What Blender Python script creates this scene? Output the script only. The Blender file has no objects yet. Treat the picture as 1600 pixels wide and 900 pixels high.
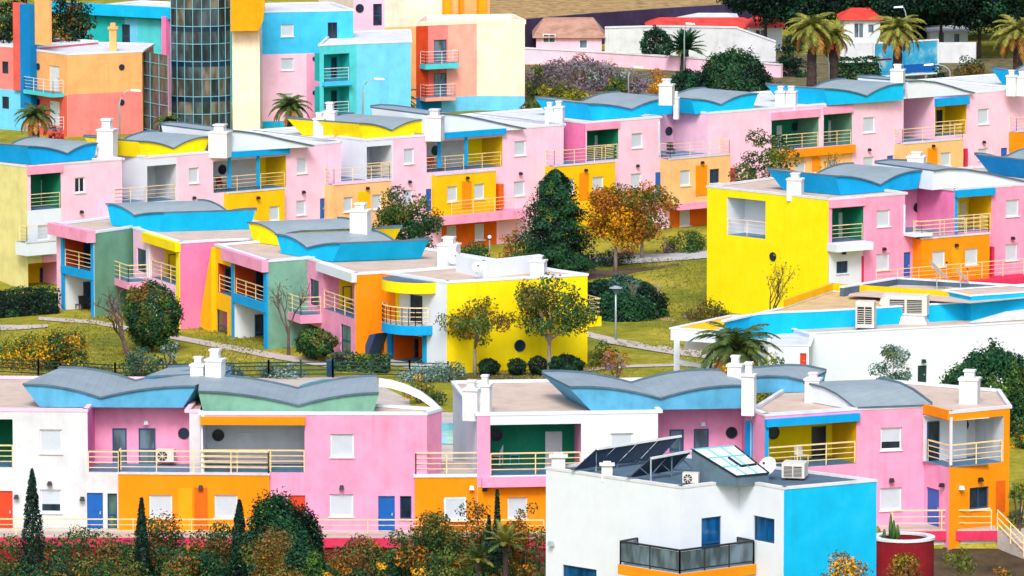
import bpy, bmesh, math, random
import numpy as np
from mathutils import Vector as V3, Matrix

random.seed(7); rng = np.random.default_rng(11)
SC = bpy.context.scene
COL = SC.collection
# ------------------------------------------------------------------ camera, sky, sun, exposure
CAM_H, FPX, PITCH = 46.0, 9500.0, math.radians(7.06)
cd = bpy.data.cameras.new('camera'); cam = bpy.data.objects.new('camera', cd); COL.objects.link(cam)
cam.location = (0, 0, CAM_H); cam.rotation_euler = (math.pi/2 - PITCH, 0, 0)
cd.sensor_fit = 'HORIZONTAL'; cd.sensor_width = 36.0; cd.lens = 36.0*FPX/1600.0
cd.clip_start = 1.0; cd.clip_end = 9000.0
SC.camera = cam
SUN_EL, SUN_AZ = math.radians(47), math.radians(-5)      # behind the camera
w = bpy.data.worlds.new('World'); SC.world = w; w.use_nodes = True
nt = w.node_tree; bg = nt.nodes['Background']
sky = nt.nodes.new('ShaderNodeTexSky'); sky.sky_type = 'NISHITA'; sky.sun_disc = False
sky.sun_elevation = SUN_EL; sky.sun_rotation = math.pi - SUN_AZ
sky.air_density = 1.0; sky.dust_density = 4.0; sky.ozone_density = 1.0
nt.links.new(sky.outputs[0], bg.inputs[0]); bg.inputs[1].default_value = 0.135
sl = bpy.data.lights.new('sun', 'SUN'); sl.energy = 1.4; sl.angle = math.radians(18); sl.color = (1.0, .985, .955)
so = bpy.data.objects.new('sun', sl); COL.objects.link(so)
sd = V3((math.sin(SUN_AZ)*math.cos(SUN_EL), -math.cos(SUN_AZ)*math.cos(SUN_EL), math.sin(SUN_EL)))
so.rotation_euler = sd.to_track_quat('Z', 'Y').to_euler(); so.location = (60, -60, 160)
SC.view_settings.view_transform = 'Standard'; SC.view_settings.look = 'None'
SC.view_settings.exposure = 0.60; SC.view_settings.gamma = 1.0; SC.view_settings.use_curve_mapping = False

# ------------------------------------------------------------------ survey: where a sight line meets a level or a wall
CF = V3((0, math.cos(PITCH), -math.sin(PITCH))); CU = V3((0, math.sin(PITCH), math.cos(PITCH))); CR = V3((1, 0, 0))
CO = V3((0, 0, CAM_H))
def ray(px, py): return CR*((px-800)/FPX) + CU*((450-py)/FPX) + CF
def at_z(px, py, z=0.0):
    d = ray(px, py); t = (z-CAM_H)/d.z; return CO + d*t
def smooth(t):
    t = min(1.0, max(0.0, t)); return t*t*(3-2*t)
R3 = 5.6
_a, _b = at_z(42, 262, R3), at_z(1600, 140, R3)
_u = V3((_b.x-_a.x, _b.y-_a.y, 0)).normalized(); _n = V3((_u.y, -_u.x, 0))
def ground_z(x, y):
    p = V3((x, y, 0))
    d = (p - V3((_a.x, _a.y, 0))).dot(_n)            # metres in front of the far terrace
    w1 = smooth((23-d)/10.0)
    w2 = smooth((y-343)/18.0)*smooth((x+3)/8.0)
    back = smooth((d+7.0)/5.0)
    z = -2.2*max(w1, w2)*back
    z += -2.4*smooth((280.2-y)/2.2) - 4.6*smooth((270-y)/30.0)
    z += 0.12*math.sin(x*.21+y*.13)*smooth((y-285)/10)*smooth((345-y)/20)
    return z
def gpt(px, py):
    z = 0.0
    for _ in range(25):
        p = at_z(px, py, z); z = .5*z + .5*ground_z(p.x, p.y)
    p = at_z(px, py, z); return V3((p.x, p.y, ground_z(p.x, p.y)))
def ppm(p):                                           # photograph pixels per metre at a point
    return FPX/((p-CO).dot(CF))

class Plane:
    """vertical plane through two points"""
    def __init__(self, a, b):
        self.A = V3((a.x, a.y, 0)); self.u = V3((b.x-a.x, b.y-a.y, 0)); self.L = self.u.length; self.u.normalize()
        self.n = V3((self.u.y, -self.u.x, 0))
        if self.n.dot(CO-self.A) < 0: self.n = -self.n
    def off(self, o):
        q = Plane.__new__(Plane); q.A = self.A + self.n*o; q.u = self.u; q.n = self.n; q.L = self.L; return q
    def sz(self, px, py):
        d = ray(px, py); t = (self.A-CO).dot(self.n)/d.dot(self.n); p = CO + d*t
        return (p-self.A).dot(self.u), p.z
    def rect(self, x0, y0, x1, y1):
        s0 = self.sz(x0, (y0+y1)/2)[0]; s1 = self.sz(x1, (y0+y1)/2)[0]
        z1 = self.sz((x0+x1)/2, y0)[1]; z0 = self.sz((x0+x1)/2, y1)[1]
        return s0, s1, z0, z1
    def pt(self, s, z, o=0.0):
        p = self.A + self.u*s + self.n*o; return V3((p.x, p.y, z))

# ------------------------------------------------------------------ materials
MATS = {}
def srgb(c):
    return tuple((v/255/12.92 if v/255 <= .04045 else ((v/255+.055)/1.055)**2.4) for v in c)
def newmat(name):
    m = bpy.data.materials.new(name); m.use_nodes = True; nt = m.node_tree
    return m, nt, nt.nodes['Principled BSDF']
def noise(nt, scale, detail=4, rough=.6, vec=None, kind='Object'):
    tc = nt.nodes.new('ShaderNodeTexCoord'); n = nt.nodes.new('ShaderNodeTexNoise')
    n.inputs['Scale'].default_value = scale; n.inputs['Detail'].default_value = detail; n.inputs['Roughness'].default_value = rough
    src = tc.outputs[kind]
    if vec:
        mp = nt.nodes.new('ShaderNodeMapping'); mp.inputs['Scale'].default_value = vec
        nt.links.new(src, mp.inputs[0]); src = mp.outputs[0]
    nt.links.new(src, n.inputs['Vector']); return n
def ramp(nt, src, stops):
    r = nt.nodes.new('ShaderNodeValToRGB'); e = r.color_ramp.elements
    while len(e) < len(stops): e.new(.5)
    for k, (p, c) in zip(e, stops): k.position = p; k.color = (*c, 1)
    nt.links.new(src, r.inputs[0]); return r
def mixc(nt, fac, a, b, mode='MIX'):
    m = nt.nodes.new('ShaderNodeMix'); m.data_type = 'RGBA'; m.blend_type = mode
    for s, v in ((0, fac), (6, a), (7, b)):
        if hasattr(v, 'default_value') or hasattr(v, 'is_linked'): nt.links.new(v, m.inputs[s])
        else: m.inputs[s].default_value = v if s == 0 else (*v, 1)
    return m.outputs[2]
def plaster(name, c, rough=.85, wear=.09, lin=False):
    m, nt, b = newmat(name); c = c if lin else srgb(c)
    n1 = noise(nt, .9, 5, .65); n2 = noise(nt, 1.0, 3, .6, (1.1, 1.1, .22)); n3 = noise(nt, 14, 3)
    d = tuple(v*(1-wear*1.9) + .02*wear for v in c); l = tuple(min(.92, v*(1+wear*.6)+.015) for v in c)
    r1 = ramp(nt, n1.outputs[0], [(.3, d), (.52, c), (.75, l)])
    r2 = ramp(nt, n2.outputs[0], [(.28, (1-wear*1.1,)*3), (.5, (1, 1, 1))])
    col = mixc(nt, 1.0, r1.outputs[0], r2.outputs[0], 'MULTIPLY')
    # narrow rain stains running down the wall, and grime above the footing
    n4 = noise(nt, 1.0, 4, .55, (4.5, 4.5, .10)); n5 = noise(nt, .35, 2)
    r4 = ramp(nt, n4.outputs[0], [(.58, (1, 1, 1)), (.74, (1-min(.20, wear*2.2),)*3)]); r5 = ramp(nt, n5.outputs[0], [(.42, (0, 0, 0)), (.62, (1, 1, 1))])
    col = mixc(nt, r5.outputs[0], col, mixc(nt, 1.0, col, r4.outputs[0], 'MULTIPLY'))
    nt.links.new(col, b.inputs['Base Color']); b.inputs['Roughness'].default_value = rough
    b.inputs['Specular IOR Level'].default_value = .25
    bp = nt.nodes.new('ShaderNodeBump'); bp.inputs['Strength'].default_value = .18; bp.inputs['Distance'].default_value = .02
    nt.links.new(n3.outputs[0], bp.inputs['Height']); nt.links.new(bp.outputs[0], b.inputs['Normal'])
    MATS[name] = m; return m
def plain(name, c, rough=.6, metal=0.0, var=.06, scale=3.0):
    m, nt, b = newmat(name); c = srgb(c); n = noise(nt, scale, 4)
    r = ramp(nt, n.outputs[0], [(.3, tuple(v*(1-var*2) for v in c)), (.7, tuple(min(1, v*(1+var)) for v in c))])
    nt.links.new(r.outputs[0], b.inputs['Base Color']); b.inputs['Roughness'].default_value = rough; b.inputs['Metallic'].default_value = metal
    MATS[name] = m; return m
def leafmat(name, c0, c1, lin=False, rough=.6):
    m, nt, b = newmat(name); c0, c1 = srgb(c0), srgb(c1); n = noise(nt, 1.1, 4, .7)
    n2 = noise(nt, 7, 2)
    r = ramp(nt, n.outputs[0], [(.32, c0), (.68, c1)])
    r2 = ramp(nt, n2.outputs[0], [(.35, (.72, .72, .72)), (.65, (1.25, 1.25, 1.25))])
    col = mixc(nt, 1.0, r.outputs[0], r2.outputs[0], 'MULTIPLY')
    nt.links.new(col, b.inputs['Base Color']); b.inputs['Roughness'].default_value = rough; b.inputs['Specular IOR Level'].default_value = .3
    tr = nt.nodes.new('ShaderNodeBsdfTranslucent'); mx = nt.nodes.new('ShaderNodeMixShader'); mx.inputs[0].default_value = .22
    nt.links.new(col, tr.inputs[0]); nt.links.new(b.outputs[0], mx.inputs[1]); nt.links.new(tr.outputs[0], mx.inputs[2])
    nt.links.new(mx.outputs[0], nt.nodes['Material Output'].inputs[0])
    MATS[name] = m; return m
def glassy(name, c, rough=.12, blinds=None):
    m, nt, b = newmat(name); c = srgb(c)
    n = noise(nt, 1.3, 2, .5, (1.6, 1.6, .5))
    r = ramp(nt, n.outputs[0], [(.38, tuple(v*.55 for v in c)), (.62, tuple(min(1, v*1.5) for v in c))])
    nt.links.new(r.outputs[0], b.inputs['Base Color'])
    b.inputs['Roughness'].default_value = rough; b.inputs['Specular IOR Level'].default_value = .6
    MATS[name] = m; return m
def shutter_mat(name, c):
    m, nt, b = newmat(name); c = srgb(c)
    tc = nt.nodes.new('ShaderNodeTexCoord'); sp = nt.nodes.new('ShaderNodeSeparateXYZ'); nt.links.new(tc.outputs['Object'], sp.inputs[0])
    mm = nt.nodes.new('ShaderNodeMath'); mm.operation = 'MULTIPLY'; mm.inputs[1].default_value = 20; nt.links.new(sp.outputs[2], mm.inputs[0])
    fr = nt.nodes.new('ShaderNodeMath'); fr.operation = 'FRACT'; nt.links.new(mm.outputs[0], fr.inputs[0])
    r = ramp(nt, fr.outputs[0], [(.0, tuple(v*.8 for v in c)), (.14, c), (1, tuple(v*.96 for v in c))])
    n = noise(nt, 2.0, 3); r2 = ramp(nt, n.outputs[0], [(.3, (.93, .93, .93)), (.6, (1, 1, 1))])
    nt.links.new(mixc(nt, 1.0, r.outputs[0], r2.outputs[0], 'MULTIPLY'), b.inputs['Base Color']); b.inputs['Roughness'].default_value = .5
    MATS[name] = m; return m
def metal_roof(name, c, vec):
    """standing-seam sheet; seams run along one axis"""
    m, nt, b = newmat(name); c = srgb(c)
    tc = nt.nodes.new('ShaderNodeTexCoord'); mp = nt.nodes.new('ShaderNodeVectorMath'); mp.operation = 'DOT_PRODUCT'
    mp.inputs[1].default_value = vec; nt.links.new(tc.outputs['Object'], mp.inputs[0])
    mm = nt.nodes.new('ShaderNodeMath'); mm.operation = 'MULTIPLY'; mm.inputs[1].default_value = 2.4; nt.links.new(mp.outputs['Value'], mm.inputs[0])
    fr = nt.nodes.new('ShaderNodeMath'); fr.operation = 'FRACT'; nt.links.new(mm.outputs[0], fr.inputs[0])
    r = ramp(nt, fr.outputs[0], [(0, tuple(v*.80 for v in c)), (.13, c), (.85, tuple(v*1.02 for v in c)), (1, tuple(v*1.10 for v in c))])
    n = noise(nt, .7, 5, .7); r2 = ramp(nt, n.outputs[0], [(.3, (.82, .83, .84)), (.65, (1.05, 1.05, 1.05))])
    nt.links.new(mixc(nt, 1.0, r.outputs[0], r2.outputs[0], 'MULTIPLY'), b.inputs['Base Color'])
    b.inputs['Roughness'].default_value = .55; b.inputs['Metallic'].default_value = .15
    MATS[name] = m; return m

P = plaster
P('pale_pink', (249, 199, 222), wear=.06); P('pink', (238, 156, 192)); P('hot_pink', (240, 128, 178)); P('beam_pink', (242, 160, 194))  # pale_pink, pink: brightness drop from far to front row put into the colours
P('white', (217, 226, 237), wear=.025); P('off_white', (212, 215, 221), wear=.07); P('grey_white', (205, 210, 216))
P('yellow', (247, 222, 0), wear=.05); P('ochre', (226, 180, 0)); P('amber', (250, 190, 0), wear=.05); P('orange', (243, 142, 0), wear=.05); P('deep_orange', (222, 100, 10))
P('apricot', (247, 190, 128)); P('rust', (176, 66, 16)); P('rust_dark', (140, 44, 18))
P('green', (20, 132, 100)); P('sage', (104, 158, 134)); P('dusty_green', (120, 172, 152), wear=.12)
P('olive', (216, 208, 142)); P('blue', (0, 158, 222), wear=.06); P('sky_blue', (0, 182, 236), wear=.06); P('dimmed_blue', (86, 166, 206), wear=.14); P('deep_blue', (0, 122, 190), wear=.05)  # front row roof blue is dulled to carry the dimmer light there
P('light_blue', (66, 192, 242)); P('pale_blue', (112, 204, 244)); P('teal', (26, 178, 180)); P('aqua', (82, 206, 216))
P('salmon', (240, 134, 130)); P('coral', (226, 96, 84)); P('shrimp', (248, 172, 156)); P('red_orange', (206, 66, 26)); P('sand', (246, 176, 112)); P('peach', (252, 220, 186)); P('cream', (253, 228, 204)); P('gold', (250, 158, 8))
P('crimson', (214, 52, 92)); P('maroon', (128, 20, 32)); P('concrete', (184, 176, 170), wear=.14)
P('roof_beige', (200, 180, 166), wear=.08); P('roof_tan', (206, 178, 132), wear=.12); P('slate', (86, 110, 128), wear=.14); P('mauve', (58, 48, 80), wear=.16)
P('chimney_white', (222, 224, 228), wear=.08); P('terracotta', (226, 70, 60), wear=.2); P('brown_tile', (182, 140, 120), wear=.2)
P('pavement', (190, 180, 172), wear=.10); P('asphalt_path', (190, 188, 190), wear=.10)
P('scrub', (112, 104, 70), wear=.4); P('garden_soil', (74, 62, 44), wear=.4); P('field', (176, 144, 92), wear=.4)
shutter_mat('shutter', (194, 205, 216)); shutter_mat('grey_shutter', (196, 208, 214))
plain('frame_white', (228, 232, 236)); plain('frame_blue', (30, 72, 118), .45); plain('frame_dark', (40, 50, 62), .45)
plain('door_blue', (0, 92, 176), .45); plain('door_orange', (236, 116, 4), .5); plain('door_red', (214, 60, 22), .5); plain('door_white', (214, 222, 228), .5); plain('door_navy', (8, 70, 124), .4)
plain('rail', (244, 214, 160), .5); plain('rail_white', (226, 232, 234), .5); plain('iron', (30, 34, 40), .5); plain('green_iron', (10, 52, 48), .5)
plain('lamp_black', (22, 26, 32), .5); plain('galv', (170, 186, 196), .4, .3); plain('ac_white', (214, 212, 206), .5); plain('ac_dark', (44, 40, 44), .6)
plain('terrace_tile', (84, 128, 160), .6, var=.12); plain('tile_grey', (178, 186, 190), .7)
glassy('glass', (26, 46, 66)); glassy('glass_blue', (10, 74, 124)); glassy('glass_green', (70, 104, 96)); glassy('glass_grey', (84, 104, 118), .2)
plain('bark', (92, 74, 62), .9, var=.2, scale=5); plain('bark_pale', (150, 138, 128), .9, var=.15, scale=5); plain('palm_bark', (70, 56, 54), .95, var=.3, scale=6); plain('twig', (96, 76, 74), .9, var=.2)
leafmat('leaf_dark', (16, 60, 44), (42, 98, 58)); leafmat('leaf_mid', (40, 86, 40), (96, 132, 54)); leafmat('leaf_blue', (44, 88, 76), (92, 136, 116))
leafmat('leaf_olive', (62, 84, 36), (128, 132, 52)); leafmat('leaf_rust', (150, 82, 22), (214, 142, 44)); leafmat('leaf_bronze', (92, 72, 36), (152, 112, 56)); leafmat('grass_blade', (84, 98, 34), (140, 132, 50)); leafmat('leaf_gold', (214, 140, 6), (244, 192, 20)); leafmat('leaf_brown', (98, 70, 30), (146, 110, 48))
leafmat('leaf_silver', (118, 150, 144), (160, 186, 178)); leafmat('leaf_dry', (112, 100, 116), (158, 142, 152)); leafmat('leaf_pine', (4, 26, 26), (20, 56, 42)); leafmat('leaf_yellowgreen', (120, 124, 24), (190, 176, 36))
leafmat('frond', (34, 70, 42), (104, 122, 56)); leafmat('frond_dry', (140, 92, 40), (190, 140, 62)); leafmat('frond_pale', (96, 110, 44), (170, 164, 78)); leafmat('berry', (190, 50, 60), (226, 86, 84))

# ------------------------------------------------------------------ meshes and objects
WL = {}
def thing(name, label, cat, loc, group=None):
    o = bpy.data.objects.new(name, None); COL.objects.link(o); o.location = loc; o.empty_display_size = .2
    o['label'] = label; o['category'] = cat
    if group: o['group'] = group
    WL[o.name] = V3(loc); return o
def tag(o, label=None, cat=None, group=None, kind=None):
    for k, v in (('label', label), ('category', cat), ('group', group), ('kind', kind)):
        if v: o[k] = v
    return o
class MB:
    def __init__(self): self.v = []; self.f = []; self.m = []; self.mats = []
    def mi(self, m):
        if m not in self.mats: self.mats.append(m)
        return self.mats.index(m)
    def poly(self, pts, m):
        i = len(self.v); self.v += [tuple(p) for p in pts]; self.f.append(tuple(range(i, i+len(pts)))); self.m.append(self.mi(m))
    def hexa(self, c, m, faces=None):
        """c: 4 bottom + 4 top corners, same order"""
        i = len(self.v); self.v += [tuple(p) for p in c]; k = self.mi(m)
        for f in ((0, 3, 2, 1), (4, 5, 6, 7), (0, 1, 5, 4), (1, 2, 6, 5), (2, 3, 7, 6), (3, 0, 4, 7)):
            self.f.append(tuple(i+j for j in f)); self.m.append(k)
    def pbox(self, pl, s0, s1, z0, z1, o0, o1, m):
        self.hexa([pl.pt(s0, z0, o0), pl.pt(s1, z0, o0), pl.pt(s1, z0, o1), pl.pt(s0, z0, o1),
                   pl.pt(s0, z1, o0), pl.pt(s1, z1, o0), pl.pt(s1, z1, o1), pl.pt(s0, z1, o1)], m)
    def bar(self, a, b, w, m, h=None):
        a, b = V3(a), V3(b); d = b-a
        if d.length < 1e-6: return
        d.normalize(); up = V3((0, 0, 1)) if abs(d.z) < .95 else V3((1, 0, 0))
        s = d.cross(up).normalized()*(w/2); t = s.cross(d).normalized()*((h or w)/2)
        self.hexa([a-s-t, a+s-t, b+s-t, b-s-t, a-s+t, a+s+t, b+s+t, b-s+t], m)
    def tube(self, pts, rad, m, seg=8, cap=True):
        pts = [V3(p) for p in pts]; k = self.mi(m); base = len(self.v); n = len(pts)
        for i, p in enumerate(pts):
            d = (pts[min(i+1, n-1)] - pts[max(i-1, 0)]).normalized()
            up = V3((0, 0, 1)) if abs(d.z) < .9 else V3((1, 0, 0))
            s = d.cross(up).normalized(); t = s.cross(d)
            r = rad[i] if hasattr(rad, '__len__') else rad
            for j in range(seg):
                a = 2*math.pi*j/seg; q = p + s*(r*math.cos(a)) + t*(r*math.sin(a)); self.v.append(tuple(q))
        for i in range(n-1):
            for j in range(seg):
                a = base+i*seg+j; b = base+i*seg+(j+1) % seg
                self.f.append((a, b, b+seg, a+seg)); self.m.append(k)
        if cap:
            self.f.append(tuple(base+j for j in range(seg))[::-1]); self.m.append(k)
            self.f.append(tuple(base+(n-1)*seg+j for j in range(seg))); self.m.append(k)
    def prism(self, pts, dvec, m, mtop=None):
        """polygon pts swept by dvec"""
        d = V3(dvec); n = len(pts); pts = [V3(p) for p in pts]
        self.poly(pts, m); self.poly([p+d for p in pts][::-1], mtop or m)
        for i in range(n):
            a, b = pts[i], pts[(i+1) % n]; self.poly([a, b, b+d, a+d], m)
    def build(self, name, parent=None, smooth=False, tri=False, weld=True):
        me = bpy.data.meshes.new(name); base = WL.get(parent.name, V3((0, 0, 0))) if parent else V3((0, 0, 0))
        me.from_pydata([(x-base.x, y-base.y, z-base.z) for x, y, z in self.v], [], self.f)
        for m in self.mats: me.materials.append(MATS[m])
        me.polygons.foreach_set('material_index', self.m)
        bm = bmesh.new(); bm.from_mesh(me)
        if weld: bmesh.ops.remove_doubles(bm, verts=bm.verts, dist=1e-4)
        if tri: bmesh.ops.triangulate(bm, faces=[f for f in bm.faces if len(f.verts) > 4])
        bmesh.ops.recalc_face_normals(bm, faces=bm.faces); bm.to_mesh(me); bm.free()
        if smooth: me.polygons.foreach_set('use_smooth', [True]*len(me.polygons))
        o = bpy.data.objects.new(name, me); COL.objects.link(o)
        if parent:
            o.parent = parent; WL[o.name] = base
        return o
def child_base(o): return WL.get(o.name, V3((0, 0, 0)))

# ------------------------------------------------------------------ building parts
def disc(mb, pl, s, z, r, o0, o1, m, n=20, half=False):
    a = [pl.pt(s+r*math.cos(2*math.pi*i/n), z+r*math.sin(2*math.pi*i/n), o0) for i in range(n)]
    mb.prism(a, pl.n*(o1-o0), m)
def window(H, pl, s0, s1, z0, z1, kind, o=0.0, frame='frame_white', pane='glass', sill=True):
    """kind: sh closed shutter, hs half shutter, gl glass"""
    fw = min(.07, (s1-s0)*.1); m = MB()
    m.pbox(pl, s0, s1, z1-fw, z1, o, o+.05, frame); m.pbox(pl, s0, s1, z0, z0+fw, o, o+.05, frame)
    m.pbox(pl, s0, s0+fw, z0+fw, z1-fw, o, o+.05, frame); m.pbox(pl, s1-fw, s1, z0+fw, z1-fw, o, o+.05, frame)
    if kind == 'gl' and (s1-s0) > .75: m.pbox(pl, (s0+s1)/2-.03, (s0+s1)/2+.03, z0+fw, z1-fw, o, o+.045, frame)
    w_ = m.build('window', H)
    if kind in ('sh', 'hs'):
        zz = z0+fw if kind == 'sh' else z0 + (z1-z0)*.36
        c = MB(); c.pbox(pl, s0+fw, s1-fw, zz, z1-fw, o, o+.035, 'shutter'); c.build('shutter', w_)
    if kind in ('gl', 'hs'):
        c = MB(); c.poly([pl.pt(s0+fw, z0+fw, o+.012), pl.pt(s1-fw, z0+fw, o+.012), pl.pt(s1-fw, z1-fw, o+.012), pl.pt(s0+fw, z1-fw, o+.012)], pane); c.build('pane', w_)
    if sill:
        c = MB(); c.pbox(pl, s0-.05, s1+.05, z0-.06, z0-.003, o-.02, o+.2, 'frame_white'); c.build('sill', w_)
    return w_
def door(H, pl, s0, s1, z0, z1, mat='door_blue', o=0.0, glass=False):
    fm = 'frame_blue' if glass else ('frame_white' if mat != 'door_white' else 'grey_white')
    fw = .06; m = MB()
    if glass:
        m.pbox(pl, s0, s1, z1-fw, z1, o, o+.05, fm); m.pbox(pl, s0, s1, z0, z0+fw, o, o+.05, fm)
        m.pbox(pl, s0, s0+fw, z0+fw, z1-fw, o, o+.05, fm); m.pbox(pl, s1-fw, s1, z0+fw, z1-fw, o, o+.05, fm)
        zm = z0+(z1-z0)*.45; m.pbox(pl, s0+fw, s1-fw, zm-.04, zm+.04, o, o+.045, fm)
    else:
        m.pbox(pl, s0, s1, z0, z1, o, o+.045, mat)
        for k in range(2):
            za = z0+.15+(z1-z0-.2)*.5*k; m.pbox(pl, s0+.12, s1-.12, za, za+(z1-z0)*.38, o+.045, o+.06, mat)
    d = m.build('door', H)
    if glass:
        c = MB(); c.poly([pl.pt(s0+fw, z0+fw, o+.012), pl.pt(s1-fw, z0+fw, o+.012), pl.pt(s1-fw, z1-fw, o+.012), pl.pt(s0+fw, z1-fw, o+.012)], glass if isinstance(glass, str) else 'glass'); c.build('pane', d)
    else:
        c = MB(); c.pbox(pl, s1-.16, s1-.10, z0+(z1-z0)*.46, z0+(z1-z0)*.53, o+.045, o+.12, 'galv'); c.build('handle', d)
    return d
RAIL = dict(mat='rail', w=.052)
def railing(H, pts, h=1.0, mat=None, name='railing', bars=3, post=1.7, w=None):
    mat = mat or RAIL['mat']; w = w or RAIL['w']
    m = MB(); pts = [V3(p) for p in pts]
    for a, b in zip(pts[:-1], pts[1:]):
        L = (b-a).length; n = max(1, round(L/post))
        for i in range(n+1):
            p = a.lerp(b, i/n); m.bar(p, p+V3((0, 0, h)), w, mat)
        m.bar(a+V3((0, 0, h)), b+V3((0, 0, h)), w*1.25, mat)
        for k in range(bars):
            z = h*(k+1)/(bars+1); m.bar(a+V3((0, 0, z)), b+V3((0, 0, z)), w*.7, mat)
    return m.build(name, H, weld=False)
def lamp(H, pl, s, z, o=0.0, mat='lamp_black'):
    m = MB(); m.pbox(pl, s-.06, s+.06, z-.08, z+.08, o, o+.05, mat)
    m.hexa([pl.pt(s-.12, z-.08, o+.05), pl.pt(s+.12, z-.08, o+.05), pl.pt(s+.12, z-.08, o+.24), pl.pt(s-.12, z-.08, o+.24),
            pl.pt(s-.08, z+.1, o+.05), pl.pt(s+.08, z+.1, o+.05), pl.pt(s+.08, z+.1, o+.2), pl.pt(s-.08, z+.1, o+.2)], mat)
    return m.build('wall_lamp', H)
def porthole(H, pl, s, z, r, o=0.0):
    m = MB(); n = 20
    for i in range(n):
        a, b = 2*math.pi*i/n, 2*math.pi*(i+1)/n
        q = [pl.pt(s+rr*math.cos(t), z+rr*math.sin(t), o+oo) for t in (a, b) for rr, oo in ((r*.86, .01), (r*.86, .05), (r, .05), (r, 0))]
        for k in range(3): m.poly([q[k], q[k+1], q[k+5], q[k+4]], 'frame_dark')
    w_ = m.build('porthole', H)
    c = MB(); c.poly([pl.pt(s+r*.87*math.cos(2*math.pi*i/n), z+r*.87*math.sin(2*math.pi*i/n), o+.012) for i in range(n)], 'glass'); c.build('pane', w_)
def chimney(H, x0, x1, ytop, ybase, z, cap=True, mat='chimney_white'):
    """square stack standing on level z, its foot seen at ybase"""
    p = at_z((x0+x1)/2, ybase, z); k = ppm(p); wd = (x1-x0)/k; hh = (ybase-ytop)/k; m = MB()
    pl = Plane(p-V3((1, -.25, 0)), p+V3((1, -.25, 0))); c = pl.L/2
    h1 = hh*.70; m.pbox(pl, c-wd/2, c+wd/2, z-.3, z+h1, 0, -wd*.95, mat); o = m.build('chimney', H)
    q = MB(); q.pbox(pl, c-wd/2-.05, c+wd/2+.05, z+h1, z+h1+.10, .05, -wd*.95-.05, mat)
    q.pbox(pl, c-wd*.26, c+wd*.26, z+h1+.10, z+hh*.95, -wd*.22, -wd*.74, mat)
    q.pbox(pl, c-wd*.32, c+wd*.32, z+hh*.95, z+hh, -wd*.16, -wd*.8, mat); q.build('chimney_cap', o)

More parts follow.
